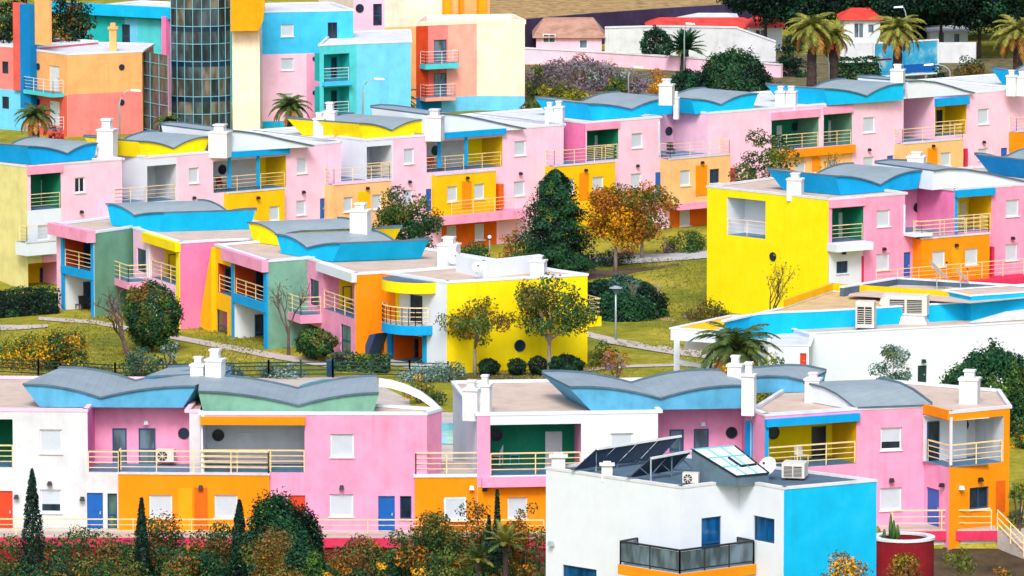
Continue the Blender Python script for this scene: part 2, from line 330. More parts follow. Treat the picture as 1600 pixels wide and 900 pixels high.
def facade(H, mb, pl, s0, s1, z0, z1, mat, feats, draw=True, o=0.0):
    """wall with real openings; returns open-topped recesses"""
    holes, zones, opens = [], [], []
    def P2(x, y): return pl.sz(x, y)
    for f in feats:
        k = f[0]
        if k == 'zone': zones.append((*pl.rect(*f[1:5]), f[5])); continue
        if k in ('sh', 'hs', 'win'):
            a, b, c, d = pl.rect(*f[1:5]); opt = f[5] if len(f) > 5 else {}
            kind = {'sh': 'sh', 'hs': 'hs', 'win': 'gl'}[k]
            fr = opt.get('frame', 'frame_white' if k != 'win' else 'frame_blue')
            q = pl
            if draw and a > s0+.03 and b < s1-.03 and d < z1-.03 and c > z0+.03:
                holes.append((a, b, c, d, .13, mat)); q = pl.off(-.13)
            window(H, q, a, b, c, d, kind, 0.0, fr, opt.get('pane', 'glass'), opt.get('sill', True))
        elif k in ('door', 'gd'):
            a, b, c, d = pl.rect(*f[1:5]); opt = f[5] if len(f) > 5 else {}
            q = pl
            if draw and a > s0+.03 and b < s1-.03 and d < z1-.03 and c > z0+.03:
                holes.append((a, b, c, d, .12, mat)); q = pl.off(-.12)
            door(H, q, a, b, c, d, opt.get('mat', 'door_blue'), 0.0, opt.get('pane', 'glass') if k == 'gd' else False)
        elif k == 'port':
            s, z = P2(f[1], f[2]); porthole(H, pl, s, z, f[3])
        elif k == 'lamp':
            s, z = P2(f[1], f[2]); lamp(H, pl, s, z, 0.0, f[3] if len(f) > 3 else 'lamp_black')
        elif k == 'beam':      # proud band: x0,y0,x1,y1,mat,proud[,name]
            a, b, c, d = pl.rect(*f[1:5]); m = MB(); m.pbox(pl, a, b, c, d, -.05, f[6], f[5]); m.build(f[7] if len(f) > 7 else 'beam', H)
        elif k == 'slab':
            a, b, c, d = pl.rect(*f[1:5]); m = MB(); m.pbox(pl, a, b, c, d, .0, f[6], f[5]); m.pbox(pl, a+.05, b-.05, d, d+.02, .02, f[6]-.05, 'terrace_tile'); m.build('balcony_slab', H)
            if len(f) > 7 and f[7]: railing(H, [pl.pt(a+.04, d, .05), pl.pt(a+.04, d, f[6]-.05), pl.pt(b-.04, d, f[6]-.05), pl.pt(b-.04, d, .05)])
        elif k == 'poly':      # proud slanted piece: pts, mat, thickness, name
            m = MB(); m.prism([pl.pt(*P2(x, y), .0) for x, y in f[1]], pl.n*f[3], f[2]); m.build(f[4], H, tri=True)
        elif k == 'box':       # ground-floor block standing forward: x0,y0,x1,ybottom,mat,proud,back,feats,opts
            a, b, c, d = pl.off(f[6]).rect(*f[1:5]); q = pl.off(f[6]); opt = f[9] if len(f) > 9 else {}
            c = min(c, z0+.01) if opt.get('down', True) else c
            bm_ = MB(); facade(H, bm_, q, a, b, c, d, f[5], f[8])
            for pts in ([(a, c), (a, d)], [(b, c), (b, d)]):
                bm_.poly([pl.pt(pts[0][0], pts[0][1], f[6]), pl.pt(pts[0][0], pts[0][1], -f[7]), pl.pt(pts[1][0], pts[1][1], -f[7]), pl.pt(pts[1][0], pts[1][1], f[6])], opt.get('side', f[5]))
            bm_.poly([pl.pt(a, d, f[6]), pl.pt(b, d, f[6]), pl.pt(b, d, -f[7]), pl.pt(a, d, -f[7])], 'terrace_tile')
            bm_.build('ground_floor_block', H)
            m = MB(); m.pbox(pl, a-.03, b+.03, d+.002, d+.10, f[6]-.16, f[6]+.04, opt.get('cap', 'grey_white')); m.build('coping', H)
            if opt.get('rail', True):
                zz = d+.10; railing(H, [pl.pt(a+.05, zz, -f[7]*opt.get('rb', .0)), pl.pt(a+.05, zz, f[6]-.06), pl.pt(b-.05, zz, f[6]-.06), pl.pt(b-.05, zz, -f[7]*opt.get('rb', .0))])
        elif k == 'rail':      # x0, x1, ybottom, offset
            s_a, z_a = P2(f[1], f[3]); s_b, z_b = P2(f[2], f[3]); zz = (z_a+z_b)/2
            railing(H, [pl.pt(s_a, zz, f[4]), pl.pt(s_b, zz, f[4])])
        elif k == 'log':       # recess: x0,y0,x1,y1,depth,{back,side,ceil,open,rail},feats on the back wall
            a, b, c, d = pl.rect(*f[1:5]); dep = f[5]; opt = f[6]; fs = f[7] if len(f) > 7 else []
            a = max(a, s0+.02); b = min(b, s1-.02)
            if opt.get('open'): d = z1
            else: d = min(d, z1-.05)
            sk = opt.get('skr', 0.0); fz = opt.get('dz', 0.0); c_, d_ = c+fz, d-fz
            q = pl.off(-dep); lm = MB(); bk = opt['back']; sd_ = opt.get('side', bk); sl_ = opt.get('left', sd_); sr_ = opt.get('right', sd_)
            b_ = b-sk
            if not opt.get('noback'): lm.poly([q.pt(a, c), q.pt(b_, c), q.pt(b_, d), q.pt(a, d)], bk)
            if not opt.get('noleft'): lm.poly([pl.pt(a, c), q.pt(a, c), q.pt(a, d), pl.pt(a, d)], sl_)
            if not opt.get('noright'): lm.poly([pl.pt(b, c), q.pt(b_, c), q.pt(b_, d), pl.pt(b, d)], sr_)
            lm.poly([pl.pt(a, c_), pl.pt(b, c_), q.pt(b_, c_), q.pt(a, c_)], opt.get('floor', 'terrace_tile'))
            if not opt.get('open'): lm.poly([pl.pt(a, d_), pl.pt(b, d_), q.pt(b_, d_), q.pt(a, d_)], opt.get('ceil', bk))
            if opt.get('lf'): facade(H, None, Plane(pl.pt(a, 0), q.pt(a, 0)), 0, dep, c, d, bk, opt['lf'], draw=False)
            lm.build('loggia', H)
            holes.append((a, b, c, d, 0, None))
            if opt.get('open'): opens.append((a, b, dep))
            if opt.get('rail'): railing(H, [pl.pt(a+.03, c+.02, -.08), pl.pt(b-.03, c+.02, -.08)])
            facade(H, None, q, a, b, c, d, bk, fs, draw=False)
    if draw:
        ss = sorted({s0, s1, *[h[0] for h in holes], *[h[1] for h in holes], *[z[0] for z in zones], *[z[1] for z in zones]}); ss = [s for s in ss if s0-1e-6 <= s <= s1+1e-6]
        zs = sorted({z0, z1, *[h[2] for h in holes], *[h[3] for h in holes], *[z[2] for z in zones], *[z[3] for z in zones]}); zs = [z for z in zs if z0-1e-6 <= z <= z1+1e-6]
        for i in range(len(ss)-1):
            for j in range(len(zs)-1):
                cs, cz = (ss[i]+ss[i+1])/2, (zs[j]+zs[j+1])/2
                if ss[i+1]-ss[i] < 1e-6 or zs[j+1]-zs[j] < 1e-6: continue
                if any(h[0] < cs < h[1] and h[2] < cz < h[3] for h in holes): continue
                mm = mat
                for zn in zones:
                    if zn[0] < cs < zn[1] and zn[2] < cz < zn[3]: mm = zn[4]
                mb.poly([pl.pt(ss[i], zs[j]), pl.pt(ss[i+1], zs[j]), pl.pt(ss[i+1], zs[j+1]), pl.pt(ss[i], zs[j+1])], mm)
        for a, b, c, d, dep, rm in holes:
            if dep:
                q = pl.off(-dep)
                for zn in zones:
                    if zn[0] < (a+b)/2 < zn[1] and zn[2] < (c+d)/2 < zn[3]: rm = zn[4]
                for e in (((a, c), (b, c)), ((b, c), (b, d)), ((b, d), (a, d)), ((a, d), (a, c))):
                    mb.poly([pl.pt(*e[0]), pl.pt(*e[1]), q.pt(*e[1]), q.pt(*e[0])], rm)
                mb.poly([q.pt(a, c), q.pt(b, c), q.pt(b, d), q.pt(a, d)], rm)
    return opens

def house(label, R, z0, pts, edges, back=None, depth=9.0, roof='roof_beige', coping='white', name='terrace_house', cat='house', group=None, endmat=None, cop=True, cop_h=.14, into=None):
    """pts: roofline corners left to right as sighted at level R; edges: (wall material, features) per visible wall"""
    W = [at_z(x, y, R) if not isinstance(x, V3) else x for x, y in pts]
    H = into or thing(name, label, cat, (W[0].x, W[0].y, 0.0), group)
    mb = MB(); ring = []; pls = []
    for i, (mat, feats) in enumerate(edges):
        pl = Plane(W[i], W[i+1]); pls.append(pl)
        opens = sorted(facade(H, mb, pl, 0.0, pl.L, z0, R, mat, feats))
        ring.append(pl.pt(0, R))
        for a, b, dep in opens:
            ring += [pl.pt(a, R), pl.pt(a, R, -dep), pl.pt(b, R, -dep), pl.pt(b, R)]
    ring.append(pls[-1].pt(pls[-1].L, R))
    if back: B = [at_z(x, y, R) for x, y in back]
    else: B = [pls[-1].pt(pls[-1].L, R, -depth), pls[0].pt(0, R, -depth)]
    em = endmat or edges[0][0]; ch = [ring[-1]] + B + [ring[0]]
    for a, b in zip(ch[:-1], ch[1:]):
        mb.poly([V3((a.x, a.y, z0)), V3((b.x, b.y, z0)), b, a], em)
    mb.build('wall', H, weld=True)
    rm = MB(); rm.poly([p-V3((0, 0, .03)) for p in ring+B], roof); ro = rm.build('roof', H, tri=True)
    if cop:
        cm = MB()
        for a, b in zip(ring[:-1], ring[1:]):
            q = Plane(a, b)
            if (b-a).length > .05: cm.pbox(q, 0, q.L, R-.0, R+cop_h, .025, -.22, coping)
        for a, b in zip(ch[:-1], ch[1:]):
            q = Plane(a, b); cm.pbox(q, 0, q.L, R-.01, R+cop_h-.01, .1, -.1, coping)
        cm.build('coping', ro, weld=False)
    return H, pls

def arcs(*pp, bulge=.28, n=9):
    """butterfly profile: peak, valley, peak ... joined by upward-bowed arcs (photo points)"""
    out = []
    for (xa, ya), (xb, yb) in zip(pp[:-1], pp[1:]):
        h = abs(yb-ya)*bulge
        for i in range(n):
            t = i/n; out.append((xa+(xb-xa)*t, ya+(yb-ya)*t - h*4*t*(1-t)))
    out.append(pp[-1]); return out
SEAMS = {}
def wave_roof(H, z, BL, BR, prof, BT, panel='sky_blue', front=None, kb=.86, name='wave_roof', top='metal', side=None, edge='slate', th=.09):
    """upturned roof box: gable between BL and BR at level z, curved top edge prof, swept back so that prof[0] lands at BT"""
    a, b = at_z(*BL, z), at_z(*BR, z); pl = Plane(a, b)
    P_ = [pl.pt(*pl.sz(x, y)) for x, y in prof]
    bt = at_z(*BT, P_[0].z); d = V3((bt.x-P_[0].x, bt.y-P_[0].y, 0)); db = d*kb; off = d*((1-kb)*.5)
    m = MB(); fm = front or panel
    m.poly([a, b] + P_[::-1], fm)
    a2, b2 = a+db, b+db; Q = [p+d for p in P_]
    m.poly([a2, b2] + Q[::-1], panel)
    m.poly([a, P_[0], Q[0], a2], side or panel); m.poly([b, P_[-1], Q[-1], b2], side or panel); m.poly([a, b, b2, a2], panel)
    o = m.build(name, H, tri=True)
    key = tuple(round(v, 1) for v in pl.u)
    if key not in SEAMS: SEAMS[key] = metal_roof('metal_%d' % len(SEAMS), (148, 163, 170), pl.u).name
    t = MB(); dn = d.normalized(); ext = .10
    lo = [p - dn*ext + V3((0, 0, .012)) for p in P_]; hi = [p+V3((0, 0, th)) for p in lo]; dd = d + dn*2*ext
    mk = SEAMS[key]
    for i in range(len(lo)-1):
        t.poly([hi[i], hi[i+1], hi[i+1]+dd, hi[i]+dd], mk); t.poly([lo[i], lo[i+1], lo[i+1]+dd, lo[i]+dd], edge)
    for c in (0, 1):
        for i in range(len(lo)-1): t.poly([lo[i]+dd*c, lo[i+1]+dd*c, hi[i+1]+dd*c, hi[i]+dd*c], edge)
    for i in (0, len(lo)-1): t.poly([lo[i], hi[i], hi[i]+dd, lo[i]+dd], edge)
    # raised rim at the back edge
    for i in range(len(lo)-1):
        A, B = hi[i]+dd, hi[i+1]+dd; up = V3((0, 0, .10)); k = dn*.08
        t.hexa([A-k, B-k, B, A, A-k+up, B-k+up, B+up, A+up], edge)
    t.build('metal_sheet', o)
    return o
# ------------------------------------------------------------------ the ground, one sheet
def ground_mat():
    m, nt, b = newmat('lawn')
    n1 = noise(nt, .16, 6, .7); n2 = noise(nt, 1.6, 6, .75); n3 = noise(nt, 9, 3, .7)
    r1 = ramp(nt, n1.outputs[0], [(.34, srgb((112, 124, 46))), (.5, srgb((152, 148, 48))), (.66, srgb((184, 168, 72)))])
    r2 = ramp(nt, n2.outputs[0], [(.3, (.62, .66, .6)), (.7, (1.22, 1.2, 1.1))])
    c = mixc(nt, 1.0, r1.outputs[0], r2.outputs[0], 'MULTIPLY')
    r3 = ramp(nt, n3.outputs[0], [(.35, (.75, .75, .75)), (.65, (1.15, 1.15, 1.15))])
    nt.links.new(mixc(nt, 1.0, c, r3.outputs[0], 'MULTIPLY'), b.inputs['Base Color']); b.inputs['Roughness'].default_value = .95
    b.inputs['Specular IOR Level'].default_value = .1
    bp = nt.nodes.new('ShaderNodeBump'); bp.inputs['Strength'].default_value = .8; bp.inputs['Distance'].default_value = .15
    nt.links.new(n2.outputs[0], bp.inputs['Height']); nt.links.new(bp.outputs[0], b.inputs['Normal']); MATS['lawn'] = m
ground_mat()
def axis(a, b, step, lo, hi, big):
    v = list(np.arange(a, b+.01, step)); x = a
    while x > lo: x -= big; v.insert(0, x)
    x = b
    while x < hi: x += big; v.append(x)
    return v
xs = axis(-60, 66, 1.5, -2600, 2600, 220); ys = axis(228, 470, 1.5, 60, 6200, 260)
mb = MB(); mb.v = [(x, y, ground_z(x, y)) for y in ys for x in xs]; nx = len(xs)
for j in range(len(ys)-1):
    for i in range(nx-1):
        a = j*nx+i; mb.f.append((a, a+1, a+nx+1, a+nx)); mb.m.append(0)
mb.mats = ['lawn']; g_ = mb.build('ground', smooth=True, weld=False); g_['kind'] = 'structure'
RAIL.update(w=.036)
# ------------------------------------------------------------------ far terrace: pale pink houses on one long slanting front
def yL(x): return 262 - (x-42)*(122/1558)
FAR = 'pale pink terraced houses of the far row'
def far_house(label, x0, x1, feats, z0=-3.0, mat='pale_pink', depth=10.0):
    return house(label, R3, z0, [(x0, yL(x0)), (x1, yL(x1))], [(mat, feats)], depth=depth, group=FAR, roof='off_white', coping='white')
def vprof(TL, V, TR, bulge=.28): return arcs(TL, V, TR, bulge=bulge)

# house at the far left: olive gable end
H, pls = house('terraced house with blank olive-yellow end wall, dark window and blue wave roof', R3, -3.2,
    [(-14, 255), (42, 262), (190, yL(190))], [('olive', []), ('pale_pink', [
        ('zone', 42, 327, 96, 400, 'white'), ('zone', 42, 400, 96, 470, 'olive'),
        ('log', 48, 271, 95, 327, 2.2, dict(back='green', left='pale_pink', right='green', ceil='beam_pink', rail=True), [('door', 64, 281, 73, 324, dict(mat='door_white')), ('door', 80, 276, 88, 321, dict(mat='door_white'))]),
        ('beam', 42, 258, 97, 271, 'beam_pink', .12),
        ('sh', 59, 351, 77, 375), ('box', 42, 378, 95, 398, 'white', .9, .4, [], dict(rail=True, down=False)),
        ('log', 44, 410, 94, 452, 2.0, dict(back='ochre', left='olive', right='beam_pink'), [('gd', 62, 418, 74, 450)]),
        ('beam', 66, 399, 96, 409, 'beam_pink', .10), ('win', 117, 277, 133, 301, dict(frame='frame_white')), ('lamp', 126, 331),
        ('gd', 146, 352, 156, 388), ('sh', 168, 345, 183, 368)])],
    back=[(150, 249), (-60, 250)], group=FAR, coping='off_white', cop_h=.1)
wave_roof(H, R3, (50, 257), (147, 249), vprof((42, 230), (104, 241), (152, 225)), (-50, 222), 'blue')
chimney(H, 151, 177, 186, 248, R3)
# house with the yellow butterfly roof
H, _ = far_house('terraced house with white recessed balcony under a yellow wave roof beside the blue loggia', 190, 332, [
    ('log', 190.8, 240, 229, 316, 3.6, dict(back='pale_pink', left='pale_pink', right='white', open=True)),
    ('zone', 225, 248, 277, 318, 'white'),
    ('log', 230, 258, 276, 314, 2.4, dict(back='off_white', side='off_white', ceil='off_white', rail=True), [('door', 246, 268, 256, 311, dict(mat='door_white'))]),
    ('rail', 178, 229, 317, .05), ('box', 176, 319, 278, 400, 'apricot', .8, 3.5, [('sh', 190, 340, 207, 364), ('sh', 236, 336, 252, 360)], dict(rail=False, side='pale_pink')),
    ('sh', 295, 262, 311, 286), ('lamp', 302, 309), ('sh', 296, 325, 311, 348)])
wave_roof(H, R3, (221, 246), (319, 238), vprof((216, 222), (270, 233), (328, 215)), (132, 215), 'yellow')
chimney(H, 325, 355, 195, 240, R3)
chimney(H, 340, 352, 200, 238, R3-.4)
# first blue-beam loggia
def blue_loggia(x0, x1, xp1, xp2, yt, yb):
    """feature list of a wide loggia under a blue beam, white bays left and a yellow bay right"""
    sl = lambda x, y: y-(x-x0)*.075
    return [('log', x0, yt, x1, yb, 2.3, dict(back='off_white', left='grey_white', right='ochre', ceil='off_white'), [
                ('port', x0+14, sl(x0, yt+17), .34), ('zone', 0, 0, 1, 1, 'white'), ('beam', xp2+3, yt-12, x1-1, yb-12, 'yellow', .06, 'wall_panel'),
                ('gd', xp2+9, yt, xp2+19, yb-12)]),
            ('beam', xp1, yt-14, x1+2, yt-5, 'blue', .3, 'beam'),
            ('beam', xp1, yt-5, xp1+4.5, yb-3, 'blue', .03, 'post'), ('beam', xp2, yt-7, xp2+4.5, yb-6, 'blue', .03, 'post'),
            ('rail', x0+2, x1-1, yb, -.12)]
H, _ = far_house('terraced house with blue beamed loggia and descending grey roof, left of the white recessed terrace', 332, 532, 
    blue_loggia(333, 447, 356, 401, 248, 297) + [
    ('box', 357, 299, 445, 400, 'amber', .5, .2, [('sh', 381, 326, 396, 349), ('sh', 421, 322, 437, 345), ('lamp', 402, 309)], dict(rail=False)),
    ('sh', 464, 247, 480, 271), ('lamp', 473, 300), ('sh', 463, 313, 478, 336), ('door', 500, 310, 508, 342), ('lamp', 516, 309)])
SW = [(336, 207), (352, 205), (372, 206), (395, 209), (420, 214), (450, 221), (488, 229)]
def swoosh(H, dx, dy, s=1.0):
    wave_roof(H, R3, (338+dx, 238+dy), (486+dx, 229.5+dy), [((x-338)*s+338+dx, y+dy) for x, y in SW], (250+dx, 196+dy), 'white', kb=.95, name='curved_roof')
swoosh(H, 2, 0)
# white terrace with yellow roof 2
H, _ = far_house('terraced house with white recess and yellow wave roof behind the young green tree', 532, 666, [
    ('log', 532.8, 220, 571, 282, 3.4, dict(back='pale_pink', left='pale_pink', right='white', open=True), [('zone', 0, 0, 1, 1, 'white')]),
    ('zone', 571, 216, 614, 284, 'white'),
    ('log', 573, 228, 612, 278, 2.4, dict(back='off_white', side='off_white', rail=True), [('door', 588, 240, 597, 276, dict(mat='door_white'))]),
    ('box', 522, 286, 611, 400, 'apricot', 1.0, 3.3, [('sh', 537, 308, 551, 331), ('beam', 559, 299, 577, 338, 'amber', .05, 'door_panel'), ('sh', 582, 304, 596, 327), ('lamp', 573, 294)], dict(cap='pale_pink')),
    ('sh', 631, 232, 647, 256), ('lamp', 639, 284), ('sh', 630, 297, 645, 320)])
wave_roof(H, R3, (568, 218), (658, 210), vprof((560, 194), (611, 205), (665, 188)), (449, 186), 'yellow')
chimney(H, 489, 505, 176, 214, R3); chimney(H, 504, 523, 160, 213, R3)
# second blue-beam loggia
H, _ = far_house('terraced house with blue beamed loggia over amber wall and orange basement, mid row', 666, 880,
    blue_loggia(666, 785, 684, 726, 218, 265) + [
    ('box', 683, 271, 775, 337, 'amber', .6, .2, [('sh', 699, 291, 715, 315), ('sh', 741, 287, 757, 311), ('lamp', 729, 278), ('beam', 722, 283, 736, 325, 'orange', .05, 'door_panel')], dict(rail=False, down=False)),
    ('beam', 773, 287, 780, 326, 'deep_orange', .5, 'pilaster'), ('door', 665.5, 295, 673, 329),
    ('sh', 804, 220, 822, 243), ('lamp', 812, 271), ('sh', 803, 283, 820, 306), ('door', 842, 282, 851, 316),
    ('zone', 690, 345, 776, 420, 'deep_orange'), ('sh', 698, 353, 714, 378), ('sh', 742, 350, 757, 375),
    ('beam', 668, 331, 812, 344, 'beam_pink', 1.2, 'terrace_slab'), ('rail', 690, 790, 331, 1.1)])
swoosh(H, 330, -27, 1.02)
chimney(H, 664, 689, 171, 214, R3)
# green loggia, pink recess side deepened to carry its shade
H, _ = far_house('terraced house with shade-deepened pink recess and single green loggia under a blue wave roof', 880, 1030, [
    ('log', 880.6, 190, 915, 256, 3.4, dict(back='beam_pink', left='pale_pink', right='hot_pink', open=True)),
    ('beam', 915.5, 190.5, 967.5, 202, 'beam_pink', .10),
    ('log', 917, 203, 966, 250, 2.3, dict(back='green', left='beam_pink', right='green', ceil='green', rail=True), [('door', 929, 211, 940, 250, dict(mat='door_white')), ('door', 952, 208, 962, 246, dict(mat='door_white'))]),
    ('box', 866, 257, 961, 352, 'amber', 1.0, 3.3, [('sh', 882, 280, 898, 303), ('sh', 926, 276, 943, 299), ('lamp', 914, 266), ('beam', 905, 270, 919, 312, 'orange', .05, 'door_panel')], {}),
    ('sh', 987, 208, 1004, 231), ('lamp', 995, 259), ('sh', 986, 271, 1002, 293), ('door', 1025.4, 269, 1029, 306)])
wave_roof(H, R3, (926, 188), (1050, 178), vprof((918, 163.5), (986, 172), (1052, 155)), (837, 155), 'sky_blue')
chimney(H, 851, 864, 160, 194, R3); chimney(H, 864, 879, 158, 194, R3)
# pink recess over apricot block
H, _ = far_house('terraced house with apricot ground floor, orange door and dark window by the yellow end wall', 1030, 1205, [
    ('log', 1031, 180, 1106, 243, 3.8, dict(back='pale_pink', left='pale_pink', right='pale_pink', open=True), [('port', 1045, 205, .32)]),
    ('beam', 1028.5, 190, 1031, 243, 'white', .04, 'post'),
    ('zone', 1046, 322, 1150, 420, 'deep_orange'), ('sh', 1062, 328, 1079, 353),
    ('box', 1047, 246, 1141, 316, 'apricot', 1.1, 3.7, [('sh', 1063, 266, 1079, 290), ('beam', 1087, 258, 1104, 305, 'orange', .05, 'door_panel'), ('win', 1109, 264, 1124, 286), ('lamp', 1096, 254)], dict(down=False)),
    ('beam', 1044, 311, 1160, 321, 'beam_pink', 1.3, 'terrace_slab'),
    ('beam', 1140, 262, 1146, 290, 'crimson', .3, 'pilaster'), ('door', 1024, 269, 1034, 307),
    ('win', 1168, 262, 1182, 285)])
wave_roof(H, R3, (1086, 178), (1175, 172.5), vprof((1080, 156), (1125, 164.5), (1184, 147)), (1000, 149), 'sky_blue')
chimney(H, 1029, 1050, 124, 158, R3+1.6)
chimney(H, 1052, 1060, 143, 180, R3)
# double green loggia
H, _ = far_house('terraced house with two green loggias side by side over orange wall', 1205, 1411, [
    ('beam', 1204.5, 173, 1280, 185, 'beam_pink', .14), ('beam', 1286, 165, 1332, 177, 'beam_pink', .14),
    ('log', 1205.5, 185, 1279, 232, 2.3, dict(back='green', left='pale_pink', right='sage', ceil='green', rail=True), [('door', 1213, 196, 1221, 235, dict(mat='door_white')), ('port', 1242, 198, .32)]),
    ('log', 1287, 178, 1331, 227, 2.3, dict(back='green', left='pale_pink', right='sage', ceil='green', rail=True), [('door', 1294, 188, 1302, 227, dict(mat='door_white')), ('door', 1318, 186, 1326, 224, dict(mat='door_white'))]),
    ('beam', 1204, 231, 1332, 243, 'orange', .35, 'balcony_band'), ('zone', 1204, 238, 1331, 420, 'apricot'),
    ('sh', 1243, 254, 1259, 277), ('sh', 1294, 250, 1309, 273), ('beam', 1269, 246, 1281, 285, 'orange', .06, 'door_panel'),
    ('sh', 1349, 183, 1367, 207), ('lamp', 1357, 234), ('sh', 1349, 245, 1366, 268), ('door', 1386, 243, 1396, 275), ('lamp', 1403, 242)])
wave_roof(H, R3, (1295, 164.5), (1411, 156.5), vprof((1287, 140), (1353, 151), (1412, 132)), (1198, 134), 'sky_blue')
chimney(H, 1211, 1226, 135, 168, R3); chimney(H, 1227, 1243, 135, 168, R3)
# yellow loggia at the right
H, _ = far_house('terraced house with yellow loggia and pink recess above apricot wall and orange door', 1411, 1606, [
    ('log', 1411.8, 155, 1459, 220, 3.6, dict(back='pale_pink', right='pale_pink', open=True), [('port', 1405, 180, .34)]),
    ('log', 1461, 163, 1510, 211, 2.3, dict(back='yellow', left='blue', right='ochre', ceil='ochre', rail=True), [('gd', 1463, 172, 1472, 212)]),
    ('beam', 1460, 152, 1511, 164, 'blue', .3),
    ('box', 1410, 222, 1505, 300, 'apricot', .9, 3.5, [('sh', 1425, 240, 1441, 262), ('beam', 1449, 231, 1464, 262, 'orange', .05, 'door_panel'), ('sh', 1470, 238, 1486, 260), ('lamp', 1457, 228)], {}),
    ('beam', 1504, 232, 1508, 262, 'crimson', .3, 'pilaster'),
    ('sh', 1528, 170, 1545, 194), ('lamp', 1536, 222), ('sh', 1528, 232, 1544, 250), ('door', 1564, 231, 1574, 262), ('lamp', 1583, 230),
    ('box', 1588, 206, 1612, 300, 'orange', .8, .3, [], {})])
wave_roof(H, R3, (1418, 154), (1520, 147), [(1418, 128), (1440, 127), (1462, 129.5), (1486, 136), (1505, 142), (1522, 146)], (1340, 122), 'white', kb=.95, name='curved_roof')
chimney(H, 1391, 1411, 101, 134, R3+1.0)
H, _ = far_house('terraced house cut by the right edge of the picture, blue roof tip above its chimney', 1607, 1700, [])
wave_roof(H, R3, (1622, 139), (1680, 133), vprof((1614, 115), (1650, 122), (1690, 106)), (1550, 108), 'sky_blue')
chimney(H, 1572, 1587, 110, 144, R3); chimney(H, 1588, 1603, 112, 144, R3)

# ------------------------------------------------------------------ right middle: yellow end wall and pink front
RM = 5.5
def yM(x): return 313 - (x-1295)*(23/305)
MIDR = 'pink houses behind the low blue and white building'
H, pls = house('pink house with tall lemon yellow end wall holding a square white opening', RM, -2.8,
    [(1105, 293), (1295, 313), (1492, yM(1492))],
    [('yellow', [('log', 1136, 311, 1196, 370, 1.6, dict(back='white', side='white', ceil='white', rail=True)), ('port', 1208, 401, .28)]),
     ('pink', [('zone', 1295, 390, 1348, 520, 'white'), ('beam', 1295, 311, 1351, 323, 'beam_pink', .1),
        ('log', 1300, 324, 1349, 377, 2.2, dict(back='green', left='beam_pink', right='green', ceil='green', rail=True), [('door', 1310, 332, 1318, 378, dict(mat='door_white')), ('door', 1333, 330, 1344, 374, dict(mat='door_white'))]),
        ('beam', 1293, 378, 1351, 390, 'white', .9, 'balcony_slab'),
        ('win', 1307, 408, 1325, 427), ('lamp', 1317, 395), ('beam', 1346, 400, 1349, 452, 'crimson', .05, 'pilaster'),
        ('sh', 1370, 328, 1391, 354), ('lamp', 1380, 389), ('sh', 1369, 396, 1390, 422), ('door', 1412, 394, 1423, 436), ('lamp', 1433, 391),
        ('log', 1414, 303, 1491, 366, 3.8, dict(back='pink', left='pink', right='hot_pink', open=True), [('port', 1433, 324, .3)]),  # recess side deeper pink: shade of the left-facing wall put into its colour
        ('beam', 1411.5, 320, 1414, 364, 'white', .04, 'post'), ('rail', 1414, 1492, 366, 1.0),
        ('beam', 1412, 362.5, 1440, 367, 'white', 1.1, 'balcony_slab')])],
    back=[(1505, 278), (1270, 272)], group=MIDR, endmat='yellow', coping='off_white')
wave_roof(H, RM, (1314, 305), (1433, 295), vprof((1305, 276.5), (1374, 290), (1440, 268)), (1200, 267), 'blue')
chimney(H, 1229, 1252, 271, 307, RM); chimney(H, 1417, 1443, 238, 268, RM+.6)
H, _ = house('pink house with yellow loggia above an orange block, grey roof sloping down to it', RM, -2.8, [(1492, yM(1492)), (1690, yM(1690))],
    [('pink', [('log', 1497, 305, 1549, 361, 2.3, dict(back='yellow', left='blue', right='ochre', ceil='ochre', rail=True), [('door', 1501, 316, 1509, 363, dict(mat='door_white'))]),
        ('beam', 1491.5, 295, 1551, 306, 'blue', .3), ('beam', 1491.5, 306, 1496, 365, 'blue', .04, 'post'),
        ('box', 1440, 370, 1546, 440, 'orange', .9, .3, [('sh', 1457, 392, 1477, 417), ('sh', 1508, 388, 1528, 414), ('lamp', 1493, 383), ('beam', 1486, 386, 1503, 432, 'gold', .05, 'door_panel')], {}),
        ('beam', 1545, 385, 1549, 434, 'crimson', .3, 'pilaster'),
        ('sh', 1572, 312, 1592, 338), ('lamp', 1581, 372), ('sh', 1571, 381, 1590, 407),
        ('rail', 1346, 1640, 432, 1.5), ('beam', 1346, 436, 1640, 451, 'crimson', 1.6, 'terrace_slab')])], depth=10, group=MIDR, coping='off_white')
wave_roof(H, RM, (1456, 297), (1600, 286), [(1458, 268), (1480, 265), (1510, 266), (1540, 271), (1570, 278), (1602, 285)], (1368, 256), 'white', kb=.95, name='curved_roof')
wave_roof(H, RM, (1645, 283), (1730, 277), vprof((1637, 255), (1680, 264), (1735, 246)), (1524, 243), 'deep_blue')

RAIL.update(w=.044)
